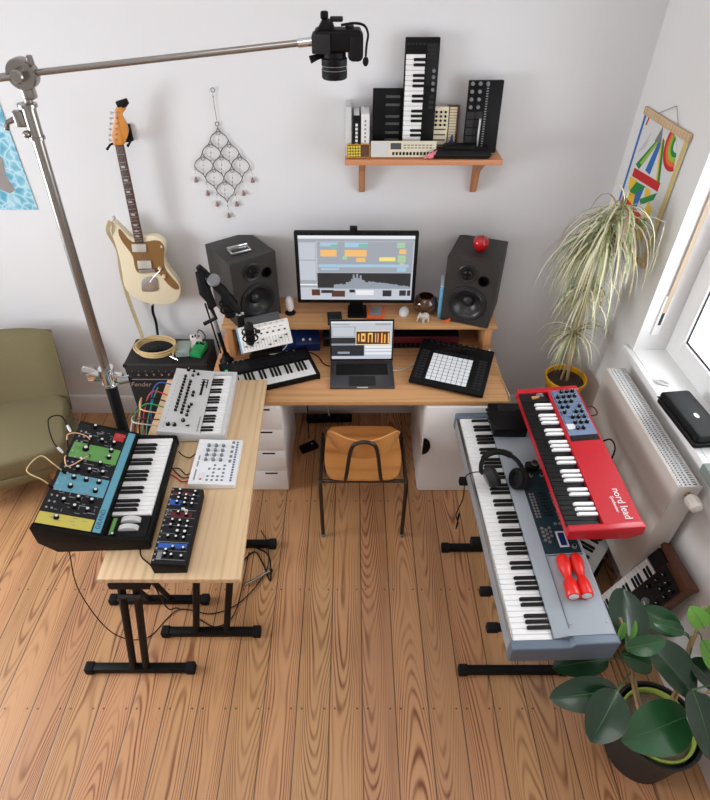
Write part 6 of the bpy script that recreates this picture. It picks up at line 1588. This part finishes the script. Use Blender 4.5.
big_leaf(FV(692, 690, .60), FV(712, 762, .54), .19, (.3, -.4, .9), 'leaf_dark', .05, FV(722, 684, .58))
big_leaf(FV(609, 660, .53), FV(552, 668, .48), .12, (0, -.1, 1), 'leaf_dark', .06, FV(629, 660, .52))
big_leaf(FV(620, 655, .55), FV(652, 668, .50), .10, (0, -.2, 1), 'leaf_mid', .06, FV(629, 655, .54))
big_leaf(FV(626, 648, .64), FV(666, 640, .70), .075, (0, -.5, .8), 'leaf_mid', .10, S1)
big_leaf(FV(629, 640, .64), FV(635, 620, .68), .035, (.5, -.6, .6), 'leaf_young', .05, S1)
big_leaf(FV(620, 640, .63), FV(625, 622, .68), .028, (-.5, -.6, .6), 'leaf_young', .05, S1)
big_leaf(FV(682, 634, .64), FV(640, 608, .62), .10, (-.2, -.5, .8), 'leaf_mid', .08, FV(690, 640, .60))
big_leaf(FV(684, 632, .65), FV(652, 622, .70), .055, (0, -.5, .8), 'leaf_mid', .08, FV(690, 640, .60))
big_leaf(FV(704, 628, .72), FV(690, 606, .76), .075, (-.3, -.4, .8), 'leaf_young', .08, S2)
big_leaf(FV(704, 622, .72), FV(722, 606, .76), .08, (.2, -.4, .8), 'leaf_young', .08, S2)
big_leaf(FV(702, 640, .68), FV(716, 672, .62), .11, (.2, -.4, .9), 'leaf_young', .10, FV(697, 632, .64))
big_leaf(FV(688, 660, .60), FV(714, 690, .56), .12, (.4, -.3, .9), 'leaf_dark', .10, FV(692, 645, .58))

# ------------------------------------------------------------------ daylight and camera
def area(name, loc, rot, sx, sy, power, colr, spread=180):
    l = bpy.data.lights.new(name, 'AREA'); l.shape = 'RECTANGLE'; l.size = sx; l.size_y = sy; l.energy = power; l.color = colr; l.spread = R(spread)
    o = bpy.data.objects.new(name, l); col.objects.link(o); o.location = loc; o.rotation_euler = rot
    return o
area('daylight_left', (LX - .35, (LY0 + LY1) / 2 + .1, (LZ0 + LZ1) / 2), (0, R(-90), 0), 1.1, 1.2, 112, (.95, .975, 1.0))
pr_ = RW((SO0 + SO1) / 2, .55, 1.85)
area('daylight_right', pr_, (0, R(90), PHI), 1.7, 2.0, 75, (.95, .975, 1.0))
wd = bpy.data.worlds.new('overcast_sky'); scene.world = wd; wd.use_nodes = True
bg = wd.node_tree.nodes['Background']; bg.inputs[0].default_value = (.88, .94, 1.0, 1); bg.inputs[1].default_value = 1.8
ct = bpy.data.lights.new('ceiling_fill', 'AREA'); ct.shape = 'DISK'; ct.size = 1.2; ct.energy = 12; ct.color = (1.0, .97, .93)  # unseen fill light below the ceiling, added to even out the room
o = bpy.data.objects.new('ceiling_fill', ct); col.objects.link(o); o.location = (-.4, .6, CZ - .05)

cam = bpy.data.cameras.new('camera'); cam.sensor_fit = 'VERTICAL'; cam.sensor_height = 36; cam.sensor_width = 32; cam.lens = F_PX / 800 * 36
cam.shift_x = 3 / 800; cam.clip_start = .02
co_ = bpy.data.objects.new('camera', cam); col.objects.link(co_); co_.location = (0, 0, CAM_H); co_.rotation_euler = (PI / 2 - PITCH, 0, 0)
scene.camera = co_
scene.view_settings.view_transform = 'Standard'; scene.view_settings.look = 'None'; scene.view_settings.gamma = 1; scene.view_settings.use_curve_mapping = False
scene.view_settings.exposure = -0.17
scene.cycles.max_bounces = 8; scene.cycles.diffuse_bounces = 5; scene.cycles.sample_clamp_indirect = 6; scene.cycles.caustics_reflective = False; scene.cycles.caustics_refractive = False
